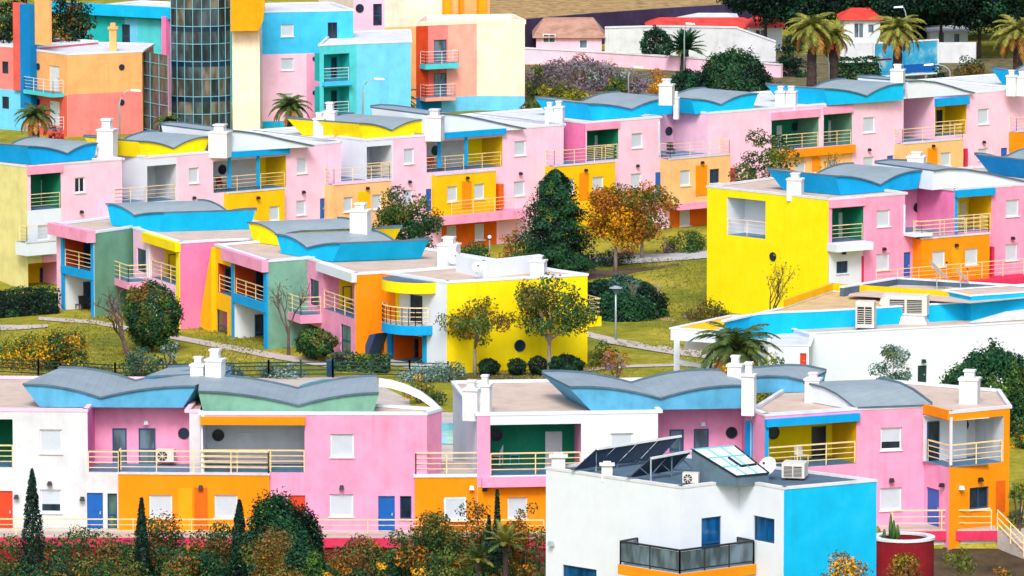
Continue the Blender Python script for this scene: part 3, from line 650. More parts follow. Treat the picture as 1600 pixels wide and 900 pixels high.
# ------------------------------------------------------------------ near middle row, stepping down to the right
RN = 5.0
NEAR = 'stepped houses of the middle row'
Pn = [(88, 352), (147, 365), (210, 356), (281, 381), (345, 377), (417, 410), (479, 405), (555, 430), (605, 427), (698, 443), (918, 431)]
bk = lambda x: (x, 328+.16*(x-275))
def low_log(x0, y0, x1, y1, door, rail=False, back='off_white', side='white'):
    return ('log', x0, y0, x1, y1, 2.2, dict(back=back, side=side, ceil=side, floor='terrace_tile', rail=rail, skr=1.1, lf=[door]))
H, _ = house('stepped house with rust loggia in blue posts and sage green end wall, furthest left', RN, -3.4, Pn[0:3],
    [('pale_pink', [
        ('beam', 86, 354, 148, 372, 'beam_pink', .5),
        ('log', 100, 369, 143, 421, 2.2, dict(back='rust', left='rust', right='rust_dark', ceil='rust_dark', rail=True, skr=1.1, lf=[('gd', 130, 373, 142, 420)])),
        ('beam', 96.5, 372, 100.5, 492, 'blue', .05, 'post'), ('beam', 143, 372, 147, 500, 'blue', .05, 'post'),
        ('beam', 97, 420, 147, 432, 'blue', .10, 'floor_band'),
        low_log(100, 430, 143, 490, ('gd', 130, 440, 142, 489))]),
     ('sage', [])], back=[bk(398), bk(275)], group=NEAR, endmat='sage')
wave_roof(H, RN, (174, 352), (250, 362), vprof((167, 320), (212, 338), (257, 333.5)), (308, 316), 'sky_blue', kb=.99)
H2, _ = house('stepped house with bright yellow frame, pink balcony and steep hot pink end wall', RN+.012, -3.0, [(208, 358), (281, 381), (345, 377)],
    [('pale_pink', [
        ('gd', 214, 389, 228, 425), ('slab', 192, 433, 232, 444, 'beam_pink', 1.3, True), ('beam', 229, 371, 281, 385, 'yellow', .3),
        ('beam', 230, 384, 234, 436, 'white', .05, 'post'),
        ('log', 235, 386, 280, 440, 1.8, dict(back='pale_pink', right='yellow', left='pale_pink', ceil='yellow', rail=True, skr=.9, lf=[('beam', 258, 387, 280, 441, 'yellow', .03, 'wall_panel'), ('gd', 263, 397, 276, 439)])),
        ('beam', 276, 384, 281, 520, 'yellow', .04, 'post'),
        ('gd', 214, 462, 232, 500), ('win', 245, 470, 262, 495)]),
     ('hot_pink', [])], back=[bk(532), bk(398)], group=NEAR, endmat='hot_pink')
H, _ = house('stepped house with leaning amber wall, rust loggia and dusty green end wall', RN, -2.2, [(336, 384.5), (417, 410), (480, 405)],
    [('amber', [
        ('beam', 354, 397, 418, 415, 'beam_pink', .35),
        ('poly', [(336.5, 386), (312, 535), (337, 542)], 'amber', .25, 'buttress'),
        ('log', 341, 414, 362, 460, 1.2, dict(back='rust', side='rust', ceil='rust_dark', rail=True, lf=[('gd', 351, 419, 360, 460)])),
        ('beam', 362.5, 412, 366.5, 545, 'blue', .05, 'post'),
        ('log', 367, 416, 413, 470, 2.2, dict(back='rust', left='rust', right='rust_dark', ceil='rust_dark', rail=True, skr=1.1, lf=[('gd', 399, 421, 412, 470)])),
        ('beam', 366, 466, 417, 480, 'blue', .10, 'floor_band'), ('beam', 413, 414, 417.5, 550, 'blue', .05, 'post'),
        ('gd', 338, 485, 355, 531), low_log(367, 478, 413, 543, ('gd', 398, 491, 412, 543))]),
     ('dusty_green', [])], back=[bk(666), bk(532)], group=NEAR, endmat='dusty_green')
wave_roof(H, RN, (396, 378), (474, 389), vprof((388, 349), (438, 370), (487, 362)), (526, 344), 'yellow', kb=.99)
H2, _ = house('stepped house with white beam, pink balcony and blank orange end wall', RN-.012, -1.2, [(476, 404), (555, 430), (605, 427)],
    [('pink', [
        ('gd', 484, 437, 498, 478), ('slab', 462, 484, 503, 497, 'beam_pink', 1.3, True),
        ('beam', 500, 418, 556, 432, 'white', .25), ('log', 505, 433, 553, 490, 1.8, dict(back='pink', left='pink', right='yellow', ceil='pink', rail=True, skr=.9, lf=[('beam', 530, 438, 552, 492, 'yellow', .03, 'wall_panel'), ('gd', 535, 447, 549, 491)])),
        ('gd', 532, 508, 548, 553, dict(pane='glass_green')), ('gd', 478, 508, 498, 540)]),
     ('orange', [])], back=[bk(800), bk(666)], group=NEAR, endmat='orange')
wave_roof(H2, RN, (440, 396), (520, 409), vprof((432, 368), (482, 389), (532, 381.5)), (568, 363), 'sky_blue', kb=1.0)
chimney(H2, 546, 574, 318, 362, RN+1.2)
H, pls = house('stepped end house with round yellow canopy, white wall and broad yellow gable', RN+.012, -1.0, [(600, 428), (698, 443), (918, 431)],
    [('white', [
        ('zone', 600, 420, 624, 560, 'orange'),
        ('beam', 619, 452, 624, 510, 'yellow', .04, 'post'), ('gd', 640, 461, 660, 508, dict(pane='glass')),
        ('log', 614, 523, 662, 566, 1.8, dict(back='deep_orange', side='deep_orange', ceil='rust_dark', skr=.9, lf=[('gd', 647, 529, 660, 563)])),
        ('beam', 661, 516, 667, 566, 'blue', .05, 'post'), ('beam', 607, 516, 614, 560, 'deep_blue', .1, 'post'),
        ('poly', [(597, 521), (607, 519), (594, 555), (583, 556)], 'frame_blue', .9, 'stair_stringer')]),
     ('yellow', [('port', 812, 540, .34)])], back=[(868, 424), (800, 412)], group=NEAR, endmat='yellow')
def half_round(H, pl, s, z0, z1, r, mat, top, name, rail=None):
    m = MB(); n = 14
    a = [pl.pt(s-r*math.cos(math.pi*i/n), z0, r*math.sin(math.pi*i/n)*.8) for i in range(n+1)]
    m.prism(a, (0, 0, z1-z0), mat, top); m.build(name, H, tri=True)
    if rail: railing(H, [p+V3((0, 0, z1-z0)) - pl.n*.06 for p in a[1:-1]], bars=3, post=.9)
sA, zA = pls[0].sz(638, 455); sB, zB = pls[0].sz(672, 455); s_, z_ = pls[0].sz(646, 444)
half_round(H, pls[0], s_, zA+.12, zA+.72, 2.0, 'yellow', 'slate', 'canopy')
s_, z_ = pls[0].sz(643, 515); half_round(H, pls[0], s_, z_-.1, z_+.42, 1.9, 'blue', 'tile_grey', 'balcony_slab', True)
sR = pls[1].L; zb = pls[1].sz(918, 512)[1]
m = MB(); m.pbox(pls[1], sR+.003, sR+1.0, zb, zb+.55, -.3, -3.2, 'yellow'); m.build('balcony_slab', H)
q = pls[1]; railing(H, [q.pt(sR+.05, zb+.55, -.35), q.pt(sR+.95, zb+.55, -.35), q.pt(sR+.95, zb+.55, -3.1)])
# white roof structure with stack and dish
pa, pb, pc = at_z(712, 424, RN), at_z(755, 434, RN), at_z(846, 424, RN)
m = MB()
for a, b in ((pa, pb), (pb, pc)):
    q = Plane(a, b); m.pbox(q, 0, q.L, RN-.02, RN+.95, 0, -.25, 'white')
m.build('parapet', H)
chimney(H, 683, 713, 371, 416, RN); chimney(H, 828, 850, 400, 432, RN)

RAIL.update(w=.05)
# ------------------------------------------------------------------ front row
RF = 5.5
FRONT = 'houses of the front row'
H, _ = house('front row house with white wall, pink recessed balcony and dimmed blue wave roof', RF, -1.2,
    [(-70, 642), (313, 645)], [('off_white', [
        ('log', -30, 655, 20, 730, 2.4, dict(back='green', side='green', ceil='green', rail=True), []),
        ('sh', 62, 671, 97, 708), ('hs', 63, 765, 96, 801), ('lamp', 78, 755), ('door', -10, 767, 20, 832, dict(mat='door_red')), ('door', 136, 770, 161, 832, dict(mat='door_blue')),
        ('gd', 168, 771, 183, 832, dict(pane='glass_green')), ('lamp', 26, 776), ('lamp', 129, 779),
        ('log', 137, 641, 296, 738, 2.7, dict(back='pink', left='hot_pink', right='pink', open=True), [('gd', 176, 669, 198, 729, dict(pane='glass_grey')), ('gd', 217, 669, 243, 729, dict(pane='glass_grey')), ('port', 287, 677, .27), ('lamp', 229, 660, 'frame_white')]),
        ('rail', 138, 185, 739, -.05),
        ('box', 185, 742, 421, 836, 'orange', .7, 2.6, [('sh', 233, 773, 269, 809), ('sh', 335, 773, 371, 809), ('lamp', 314, 761), ('beam', 279, 763, 301, 832, 'gold', .06, 'door_panel'), ('beam', 304, 762, 324, 832, 'deep_orange', .05, 'door_panel')], dict(rb=.0))])],
    depth=11, group=FRONT, coping='pale_pink')
wave_roof(H, RF, (62, 636), (286, 637), vprof((36, 602), (158, 623), (306, 605)), (91, 579), 'dimmed_blue', kb=.9)
wave_roof(H, RF, (225, 618), (330, 619), [(230, 590), (270, 588), (300, 587), (330, 592)], (262, 578), 'dimmed_blue', kb=.95)
chimney(H, 297, 318, 558, 606, RF+.5); chimney(H, 320, 346, 546, 608, RF+.5)
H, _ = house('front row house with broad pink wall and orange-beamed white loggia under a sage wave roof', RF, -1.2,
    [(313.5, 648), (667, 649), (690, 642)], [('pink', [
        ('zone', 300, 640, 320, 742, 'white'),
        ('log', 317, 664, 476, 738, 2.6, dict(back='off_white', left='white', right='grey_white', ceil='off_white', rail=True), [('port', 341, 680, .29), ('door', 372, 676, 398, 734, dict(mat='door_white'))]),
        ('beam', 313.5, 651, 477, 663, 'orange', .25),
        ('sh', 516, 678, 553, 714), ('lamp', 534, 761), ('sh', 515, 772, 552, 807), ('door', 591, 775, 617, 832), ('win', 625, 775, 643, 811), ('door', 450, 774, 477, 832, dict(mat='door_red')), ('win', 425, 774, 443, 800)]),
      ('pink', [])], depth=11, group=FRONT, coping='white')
wave_roof(H, RF, (318, 646), (583, 645), arcs((310, 613), (466, 635), (592, 615), bulge=.22), (312, 590), 'dusty_green', kb=.9)
m = MB(); q = Plane(at_z(592, 640, RF), at_z(690, 640, RF))
pr = [(592, 592), (612, 595), (635, 602), (657, 612), (675, 625), (691, 640)]
top = [q.pt(*q.sz(x, y)) for x, y in pr]; lo_ = [q.pt(*q.sz(x, min(643, y+12))) for x, y in pr]
for i in range(len(pr)-1):
    a, b, c, d = lo_[i], lo_[i+1], top[i+1], top[i]; k = q.n*-.35
    m.hexa([a, b, b+k, a+k, d, c, c+k, d+k], 'white')
m.build('curved_rim', H)
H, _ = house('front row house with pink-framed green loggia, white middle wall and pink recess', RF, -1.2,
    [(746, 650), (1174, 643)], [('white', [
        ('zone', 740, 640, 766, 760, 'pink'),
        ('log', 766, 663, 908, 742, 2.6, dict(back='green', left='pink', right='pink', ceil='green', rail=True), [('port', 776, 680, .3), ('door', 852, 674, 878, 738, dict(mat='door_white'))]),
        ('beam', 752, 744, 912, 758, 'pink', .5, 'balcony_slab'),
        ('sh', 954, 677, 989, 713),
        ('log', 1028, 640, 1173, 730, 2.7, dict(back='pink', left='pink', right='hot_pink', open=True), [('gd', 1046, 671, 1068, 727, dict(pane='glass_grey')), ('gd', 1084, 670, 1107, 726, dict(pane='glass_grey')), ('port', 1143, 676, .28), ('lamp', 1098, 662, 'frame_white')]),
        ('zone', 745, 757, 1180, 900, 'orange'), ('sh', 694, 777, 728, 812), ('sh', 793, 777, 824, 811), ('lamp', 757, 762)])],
    depth=11, group=FRONT, endmat='white', coping='white')
q = Plane(at_z(648, 746, 2.6), at_z(853, 745, 2.6)); m = MB()
bm2 = MB(); facade(H, bm2, q, 0, q.L, -1.2, 2.6, 'orange', [('sh', 693, 777, 729, 813), ('sh', 793, 777, 824, 812), ('lamp', 757, 764), ('lamp', 737, 762, 'frame_white')])
for s in (0, q.L): bm2.poly([q.pt(s, -1.2), q.pt(s, -1.2, -5), q.pt(s, 2.6, -5), q.pt(s, 2.6)], 'orange')
bm2.poly([q.pt(0, 2.6), q.pt(q.L, 2.6), q.pt(q.L, 2.6, -5), q.pt(0, 2.6, -5)], 'pavement'); bm2.build('ground_floor_block', H)
m.pbox(q, -.05, q.L*.48, 2.602, 2.74, -.14, .05, 'white'); m.build('coping', H)
railing(H, [q.pt(.05, 2.74, -2.4), q.pt(.05, 2.74, -.05), q.pt(q.L*.48, 2.74, -.05)])
wave_roof(H, RF, (924, 642), (1160, 638), arcs((889, 606), (1031, 624), (1172, 604), bulge=.34), (847, 585), 'dimmed_blue', kb=.9)
wave_roof(H, RF, (1120, 616), (1260, 612), [(1120, 596), (1160, 592), (1200, 589), (1230, 590), (1262, 597)], (1150, 582), 'dimmed_blue', kb=.95, name='curved_roof')
chimney(H, 722, 746, 595, 648, RF); chimney(H, 747, 765, 586, 646, RF)
chimney(H, 1136, 1158, 556, 612, RF+.4); chimney(H, 1158, 1178, 566, 640, RF+.2)
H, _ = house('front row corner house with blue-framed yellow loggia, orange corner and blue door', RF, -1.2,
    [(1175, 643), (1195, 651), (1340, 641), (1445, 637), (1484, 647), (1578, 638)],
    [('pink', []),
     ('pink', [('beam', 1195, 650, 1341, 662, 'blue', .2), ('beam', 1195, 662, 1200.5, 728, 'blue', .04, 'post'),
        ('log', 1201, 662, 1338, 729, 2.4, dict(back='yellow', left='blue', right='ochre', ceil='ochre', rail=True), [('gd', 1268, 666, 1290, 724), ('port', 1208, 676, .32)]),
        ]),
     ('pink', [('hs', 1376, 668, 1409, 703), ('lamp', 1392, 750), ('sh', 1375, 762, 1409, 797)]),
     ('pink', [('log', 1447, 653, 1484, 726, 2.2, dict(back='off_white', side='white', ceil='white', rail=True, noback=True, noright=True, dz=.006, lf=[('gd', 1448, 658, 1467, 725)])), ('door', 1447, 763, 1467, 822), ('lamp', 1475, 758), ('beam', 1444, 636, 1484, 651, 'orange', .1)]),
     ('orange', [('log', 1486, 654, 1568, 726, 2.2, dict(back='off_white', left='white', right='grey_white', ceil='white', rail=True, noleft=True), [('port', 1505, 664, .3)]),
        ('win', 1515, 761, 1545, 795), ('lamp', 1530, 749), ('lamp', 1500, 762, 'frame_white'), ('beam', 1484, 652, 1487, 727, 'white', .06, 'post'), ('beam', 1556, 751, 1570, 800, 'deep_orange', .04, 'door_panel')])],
    back=[(1560, 612), (1400, 598), (1240, 602)], group=FRONT, endmat='orange', coping='off_white')
wave_roof(H, RF, (1265, 628), (1338, 641), [(1258, 600), (1270, 602), (1290, 607), (1310, 617), (1325, 628), (1339, 639)], (1372, 596), 'white', kb=.98, name='curved_roof')
chimney(H, 1257, 1280, 583, 622, RF+.2); chimney(H, 1498, 1527, 579, 631, RF)
RAIL.update(w=.034, mat='rail_white')
# ------------------------------------------------------------------ apartment blocks at the upper left
APT = 'bright apartment blocks in the back'
def block(label, R, pts, edges, **k):
    return house(label, R, -.5, pts, edges, name='apartment_block', cat='apartment block', group=APT, roof=k.pop('roof', 'off_white'), **k)
gf = dict(frame='frame_dark', sill=False)
H, pl = block('salmon and pale blue block with tall salmon and blue fins, cut by the left edge', 6.45, [(-40, 70), (42, 76)],
    [('salmon', [('zone', -40, 139, 43, 260, 'pale_blue'), ('win', 3, 96, 13, 115, gf), ('win', 3, 151, 14, 170, gf), ('win', 4, 205, 15, 219, gf),
      ('beam', 24, 4, 41, 141, 'coral', .25, 'fin'), ('beam', 57, -10, 80, 70, 'sand', .2, 'fin'), ('beam', 41, 6, 57, 168, 'deep_blue', .7, 'fin')])], depth=8)
H, pl = block('sand and salmon two-tone block with round windows and small balconies', 6.3, [(57, 80), (105, 86.5), (222, 81.5)],
    [('sand', [('zone', 57, 146, 105, 260, 'coral'), ('door', 77, 103, 92, 141, dict(mat='door_white')), ('slab', 54, 142, 100, 148, 'aqua', 1.0, True),
        ('door', 77, 158, 93, 196, dict(mat='door_white')), ('slab', 63, 200, 101, 214, 'coral', .9, True), ('port', 60, 104, .26), ('port', 60, 159, .26), ('beam', 57, 140, 64, 146, 'aqua', .1)]),
     ('sand', [('zone', 105, 145, 222, 260, 'salmon'), ('port', 190, 105, .24), ('port', 190, 160, .24)])], back=[(240, 70), (70, 66)])
def stack(H, x0, x1, y0, y1, z, mat):
    m = MB(); p = at_z((x0+x1)/2, y1, z); k = ppm(p); q = Plane(p-V3((1, 0, 0)), p+V3((1, 0, 0))); c = 1.0; wd = (x1-x0)/k; hh = (y1-y0)/k
    m.pbox(q, c-wd/2, c+wd/2, z-.2, z+hh*.78, 0, -wd, mat); m.pbox(q, c-wd*.7, c+wd*.7, z+hh*.78, z+hh*.86, .1, -wd-.1, mat)
    m.pbox(q, c-wd*.35, c+wd*.35, z+hh*.86, z+hh, -wd*.2, -wd*.8, mat); m.build('chimney', H)
stack(H, 58, 75, 32, 76, 6.3, 'aqua'); stack(H, 171, 182, 36, 80, 6.3, 'sand')
H, pl = block('teal block with a sky blue roof edge behind the sand-coloured block', 7.8, [(117, 14), (272, 22)],
    [('teal', [('zone', 200, 30, 272, 260, 'aqua'), ('beam', 84, 7, 273, 24, 'sky_blue', .7), ('gd', 190, 38, 203, 72), ('door', 130, 31, 137, 52, dict(mat='door_white')),
      ('zone', 195, 28, 215, 78, 'pale_blue'), ('beam', 263, 25, 270, 178, 'hot_pink', .9, 'column')])], depth=9)
H, pl = block('narrow cream tower with a curved orange top beside the glass tower', 14.5, [(362, -84), (405, -84)],
    [('cream', [('poly', [(361.5, -40), (361.5, 47), (405, 46), (412, 30), (418, -40)], 'gold', 1.1, 'overhang')])], depth=5)
# glass tower
T = thing('glass_tower', 'rounded glass stair tower with pale blue glazing bars', 'glass tower', at_z(300, 200, 0), None)
pA, pB = at_z(268, 208, 0), at_z(361, 207, 0); q = Plane(pA, pB); nseg = 8; r_ = q.L/2/math.sin(math.radians(58)); cen = q.pt(q.L/2, 0, -r_*math.cos(math.radians(58)))
ring = []
for i in range(nseg+1):
    a = math.radians(-58 + 116*i/nseg); ring.append(cen + q.u*(r_*math.sin(a)) + q.n*(r_*math.cos(a)))
gm = MB(); fm = MB(); bm_ = MB(); lev = [.2+1.36*k for k in range(11)]
for i in range(nseg):
    a, b = ring[i], ring[i+1]
    for k in range(10):
        z0, z1 = lev[k], lev[k+1]; zz = z1-(.42 if k % 2 else .05)
        gm.poly([V3((a.x, a.y, z0)), V3((b.x, b.y, z0)), V3((b.x, b.y, zz)), V3((a.x, a.y, zz))], random.choice(['glass_tower', 'glass_tower', 'glass_shade', 'glass_curtain']))
        if zz < z1: bm_.poly([V3((a.x, a.y, zz)), V3((b.x, b.y, zz)), V3((b.x, b.y, z1)), V3((a.x, a.y, z1))], 'spandrel')
        fm.bar(V3((a.x, a.y, z1))+q.n*.04, V3((b.x, b.y, z1))+q.n*.04, .055, 'bar_teal')
for p in ring: fm.bar(V3((p.x, p.y, 0))+q.n*.04, V3((p.x, p.y, 14))+q.n*.04, .05, 'bar_teal')
glassy('glass_tower', (66, 78, 84), .1); glassy('glass_shade', (40, 56, 62), .12); glassy('glass_curtain', (104, 98, 88), .15); plain('bar_teal', (112, 178, 196), .5); plain('spandrel', (14, 44, 70), .3); plain('curtain', (150, 128, 112), .8)
gm.build('glazing', T); bm_.build('spandrel', T); fm.build('glazing_bars', T, weld=False)
# flat glass wing to the left of the column
q2 = Plane(at_z(222, 206, 0), at_z(264, 214, 0)); gm = MB(); fm = MB()
ztop = q2.sz(222, 80)[1]; gm.poly([q2.pt(0, 0), q2.pt(q2.L, 0), q2.pt(q2.L, ztop), q2.pt(0, ztop)], 'glass_tower')
for k in range(6): fm.bar(q2.pt(0, .3+ztop*k/6, .04), q2.pt(q2.L, .3+ztop*k/6, .04), .05, 'bar_teal')
for k in range(4): fm.bar(q2.pt(q2.L*k/3, 0, .04), q2.pt(q2.L*k/3, ztop, .04), .05, 'bar_teal')
gm.build('glazing', T); fm.build('glazing_bars', T, weld=False)
H, pl = block('tall block painted sky blue above and pink below, with square white shutters', 9.0, [(406, 20), (552, 17)],
    [('light_blue', [('zone', 406, 84, 499, 190, 'pale_pink'), ('zone', 479, 84, 499, 190, 'pink'), ('zone', 406, 188, 552, 300, 'sky_blue'),
      ('sh', 439, 38, 459, 57), ('win', 512, 35, 527, 66, gf), ('sh', 439, 91, 459, 110), ('port', 492, 92, .2), ('port', 492, 145, .2), ('sh', 440, 146, 458, 160)])], depth=8)
H, pl = block('teal and light blue block with stacked teal balconies and a rooftop solar panel', 6.9, [(499, 72), (557, 69), (642, 66)],
    [('aqua', [('log', 506, 84, 546, 127, 1.4, dict(back='teal', ceil='teal', rail=True), [('gd', 517, 89, 526, 122), ('win', 535, 89, 547, 107, gf)]),
        ('log', 506, 136, 546, 180, 1.4, dict(back='teal', ceil='teal', rail=True), [('gd', 517, 141, 526, 176), ('win', 535, 141, 547, 160, gf)]), ('beam', 503, 127, 546, 133, 'light_blue', .5)]),
     ('pale_blue', [])], back=[(640, 48), (520, 52)])
H, pl = block('cream and pink high block with yellow columns, its top above the picture', 12.0, [(552, -64), (765, -70)],
    [('cream', [('zone', 552, -80, 601, 60, 'pale_pink'), ('port', 562, 13, .36), ('gd', 583, 6, 597, 40), ('zone', 690, -80, 765, 40, 'sand'),
      ('beam', 692, -30, 702, 32, 'gold', .4, 'column'), ('beam', 716, -30, 721, 32, 'orange', .4, 'column'), ('beam', 745, -30, 757, 32, 'gold', .4, 'column'), ('zone', 601, 42, 651, 160, 'apricot')])], depth=8)
H, pl = block('peach block with coral balconies and a pale blue base, at the end of the group', 7.0, [(650, 41), (745, 37), (820, 37.5)],
    [('shrimp', [('zone', 650, 30, 669, 152, 'red_orange'), ('zone', 669, 104, 698, 152, 'coral'), ('zone', 669, 30, 700, 104, 'salmon'), ('zone', 690, 151, 745, 300, 'pale_blue'), ('zone', 650, 151, 690, 300, 'deep_blue'),
        ('gd', 678, 62, 698, 97, dict(pane='glass_grey')), ('slab', 656, 98, 708, 106, 'aqua', 1.0, True), ('gd', 678, 114, 698, 150, dict(pane='glass_grey')), ('slab', 656, 150, 703, 156, 'shrimp', 1.0, True)]),
     ('cream', [('zone', 745, 150, 821, 300, 'pale_blue')])], back=[(800, 28), (665, 30)], cop_h=.35, coping='cream')

# ------------------------------------------------------------------ low blue and white building, right of the lawn
RAIL.update(w=.05, mat='rail')
HW, pl = house('low white building with sky blue roof wall, amber parapet and rooftop machines', 3.4, -.6, [(1265, 522), (1640, 503)],
    [('white', [('door', 1434, 571, 1448, 600, dict(mat='green_iron')), ('lamp', 1442, 564), ('sh', 1405, 588, 1422, 604)])], depth=7, name='low_building', cat='building', cop_h=.06)
house('', 4.3, 3.0, [(1132, 503), (1160, 495.5), (1190, 491.5), (1222, 489), (1270, 487.5), (1338, 484), (1517, 473)], [('sky_blue', [])]*6,
    back=[(1519, 470), (1300, 455), (1222, 482)], into=HW, roof='roof_tan', coping='white', cop_h=.08)
house('', 4.75, 3.0, [(1518, 463), (1650, 454)], [('sky_blue', [])], depth=3.0, into=HW, roof='roof_beige', cop_h=.06)
m = MB()
for a, b in (((1300, 455), (1517, 470.5)), ((1222, 482), (1300, 455))):
    q = Plane(at_z(*a, 4.3), at_z(*b, 4.3)); m.pbox(q, 0, q.L, 4.36, 4.75, .1, -.12, 'amber')
m.build('parapet', HW)
m = MB(); rp = [at_z(x, y, 4.5) for x, y in ((1325, 462), (1517, 474), (1640, 462), (1640, 452), (1403, 445), (1327, 459))]; m.poly([p for p in rp], 'roof_beige'); m.build('roof', HW, tri=True)
m = MB()
for a, b in (((1318, 457), (1403, 443)), ((1403, 443), (1640, 458))):
    q = Plane(at_z(*a, 4.5), at_z(*b, 4.5)); m.pbox(q, 0, q.L, 3, 4.75, 0, -.25, 'slate'); m.pbox(q, 0, q.L, 4.752, 4.83, .03, -.28, 'white')
m.build('parapet', HW, weld=False)
house('', 3.2, -.5, [(1200, 540), (1264, 541)], [('white', [('door', 1250, 552, 1260, 576, dict(mat='door_red'))])], back=[(1272, 521), (1205, 515)], into=HW, roof='grey_white', cop_h=.05)
m = MB(); q = Plane(at_z(1519, 505, 3.4), at_z(1640, 497, 3.4)); tp = [q.pt(*q.sz(x, y)) for x, y in ((1519, 505), (1545, 498), (1580, 488), (1640, 480), (1640, 497))]
m.prism(tp, q.n*-.5, 'grey_white'); m.build('curved_rim', HW, tri=True)
# canopy on columns
PG, pl = house('white flat canopy with an amber top on slim white columns by the palm', 3.6, 3.0, [(1048, 514), (1118, 519)], [('white', [])], back=[(1170, 494), (1142, 494)], roof='amber', name='canopy', cat='canopy', cop_h=.08)
m = MB()
for x, y in ((1058, 516), (1108, 519)):
    p = at_z(x, y, 3.3); g = ground_z(p.x, p.y); m.bar(V3((p.x, p.y+.6, g)), V3((p.x, p.y+.6, 3.02)), .32, 'white')
    m.build('column', PG); m = MB()
p = at_z(1056, 516, 3.3); r2 = at_z(1110, 519, 3.3)
for zz in (1.0, 1.55): m.bar(V3((p.x, p.y+.6, zz)), V3((r2.x, r2.y+.6, zz-.25)), .22, 'white')
m.build('cross_beam', PG)
m = MB(); p = at_z(1088, 535, 2.6); m.bar(p+V3((-.6, .5, 0)), p+V3((.7, .5, 0)), 1.0, 'white', .75); m.build('hanging_panel', PG)

# ------------------------------------------------------------------ white house with a bright blue side, lower right
RB = 6.3
HF, pf = house('modern white house with a bright blue side, wraparound orange balcony and solar panels', RB, -8.0,
    [(853, 733), (1064, 763.5), (1155, 752.5), (1225, 765), (1370, 752.5)],
    [('white', [('gd', 879, 886, 932, 930, dict(pane='glass_blue')), ('lamp', 864, 849, 'galv')]),
     ('white', [('gd', 1096, 808, 1127, 881, dict(pane='glass_blue'))]),
     ('white', [('win', 1177, 808, 1210, 847, dict(pane='glass_blue', sill=False))]),
     ('sky_blue', [])], back=[(1060, 713)], roof='slate', name='modern_house', cat='house', cop_h=.10, coping='off_white')
e0, e1 = pf[0], pf[1]
sA = e0.sz(994, 880)[0]; zt = e1.sz(1120, 880)[1]; ov = 1.15
def corner(o):                                   # where the two offset balcony edges meet
    p, d = e0.pt(0, 0, o), e0.u; r, f = e1.pt(0, 0, o), e1.u
    den = d.x*f.y - d.y*f.x; t = ((r.x-p.x)*f.y - (r.y-p.y)*f.x)/den; return p + d*t
m = MB(); a0, a1, c1, b1, b0, c0 = e0.pt(sA, 0), e0.pt(sA, 0, ov), corner(ov), e1.pt(e1.L, 0, ov), e1.pt(e1.L, 0), e0.pt(e0.L, 0)
def zz(p, z): return V3((p.x, p.y, z))
m.prism([zz(p, zt-.42) for p in (a0, a1, c1, b1, b0, c0)], (0, 0, .42), 'orange', 'tile_grey'); m.build('balcony_slab', HF, tri=True)
def glass_rail(H, pts, h=.98):
    m = MB(); g = MB()
    for a, b in zip(pts[:-1], pts[1:]):
        n = max(1, round((b-a).length/1.35))
        for i in range(n+1):
            p = a.lerp(b, i/n); m.bar(p, p+V3((0, 0, h)), .07, 'iron')
        m.bar(a+V3((0, 0, h)), b+V3((0, 0, h)), .08, 'iron'); m.bar(a+V3((0, 0, .12)), b+V3((0, 0, .12)), .05, 'iron')
        d = (b-a).normalized(); k = V3((d.y, -d.x, 0))*.01
        g.hexa([a+k+V3((0, 0, .15)), b+k+V3((0, 0, .15)), b-k+V3((0, 0, .15)), a-k+V3((0, 0, .15)), a+k+V3((0, 0, h-.06)), b+k+V3((0, 0, h-.06)), b-k+V3((0, 0, h-.06)), a-k+V3((0, 0, h-.06))], 'glass_grey')
    o = m.build('railing', H, weld=False); g.build('glass_panel', o, weld=False)
ci = corner(ov-.08); glass_rail(HF, [zz(e0.pt(sA+.08, 0), zt), zz(e0.pt(sA+.08, 0, ov-.08), zt), zz(ci, zt), zz(e1.pt(e1.L-.08, 0, ov-.08), zt), zz(e1.pt(e1.L-.08, 0), zt)])
# rooftop: solar racks, skylight, stacks
def solar(label, p1, p2, q1, q2, n, hh=1.0):
    a, b = at_z(*p1, RB+.18), at_z(*p2, RB+.18); c, d = at_z(*q1, RB+hh), at_z(*q2, RB+hh)
    T = thing('solar_panel_rack', label, 'solar panels', V3((a.x, a.y, RB)), 'solar panel racks on the white house')
    nn = (b-a).cross(c-a).normalized()*.05
    for i in range(n):
        t0, t1 = i/n+.01, (i+1)/n-.01; m = MB()
        m.hexa([a.lerp(b, t0), a.lerp(b, t1), c.lerp(d, t1), c.lerp(d, t0), a.lerp(b, t0)+nn, a.lerp(b, t1)+nn, c.lerp(d, t1)+nn, c.lerp(d, t0)+nn], 'solar'); m.build('panel', T)
    m = MB(); k = nn*1.8
    m.bar(c+k, d+k, .09, 'rail_white'); m.bar(a-k, b-k, .06, 'slate')
    for i in range(n+1):
        t = i/n; top = c.lerp(d, t); lo = a.lerp(b, t)
        m.bar(V3((top.x, top.y, RB-.02)), top, .06, 'galv' if i == 0 else 'slate'); m.bar(lo, V3((top.x, top.y, RB+.1)), .05, 'slate')
        m.bar(lo.lerp(top, .5), V3((top.x, top.y, RB+.15)), .04, 'slate')
        if i < n: m.bar(V3((top.x, top.y, RB+.2)), c.lerp(d, (i+1)/n)-nn, .04, 'slate')
    m.build('rack', T, weld=False)
plain('solar', (30, 46, 70), .35, .1, var=.15); plain('skylight', (206, 226, 236), .2, var=.05); plain('skylight_bar', (120, 190, 214), .4)
solar('long solar rack at the back of the white house roof, propped on grey struts', (895, 734), (1032, 714), (931, 701), (1062, 681), 4, .95)
solar('short solar rack in front, beside the white glass skylight', (981, 746), (1052, 734), (1017, 714), (1082, 702), 2)
SK = thing('skylight', 'sloping white glass skylight with a nine-pane grid on the white house roof', 'skylight', at_z(1130, 735, RB))
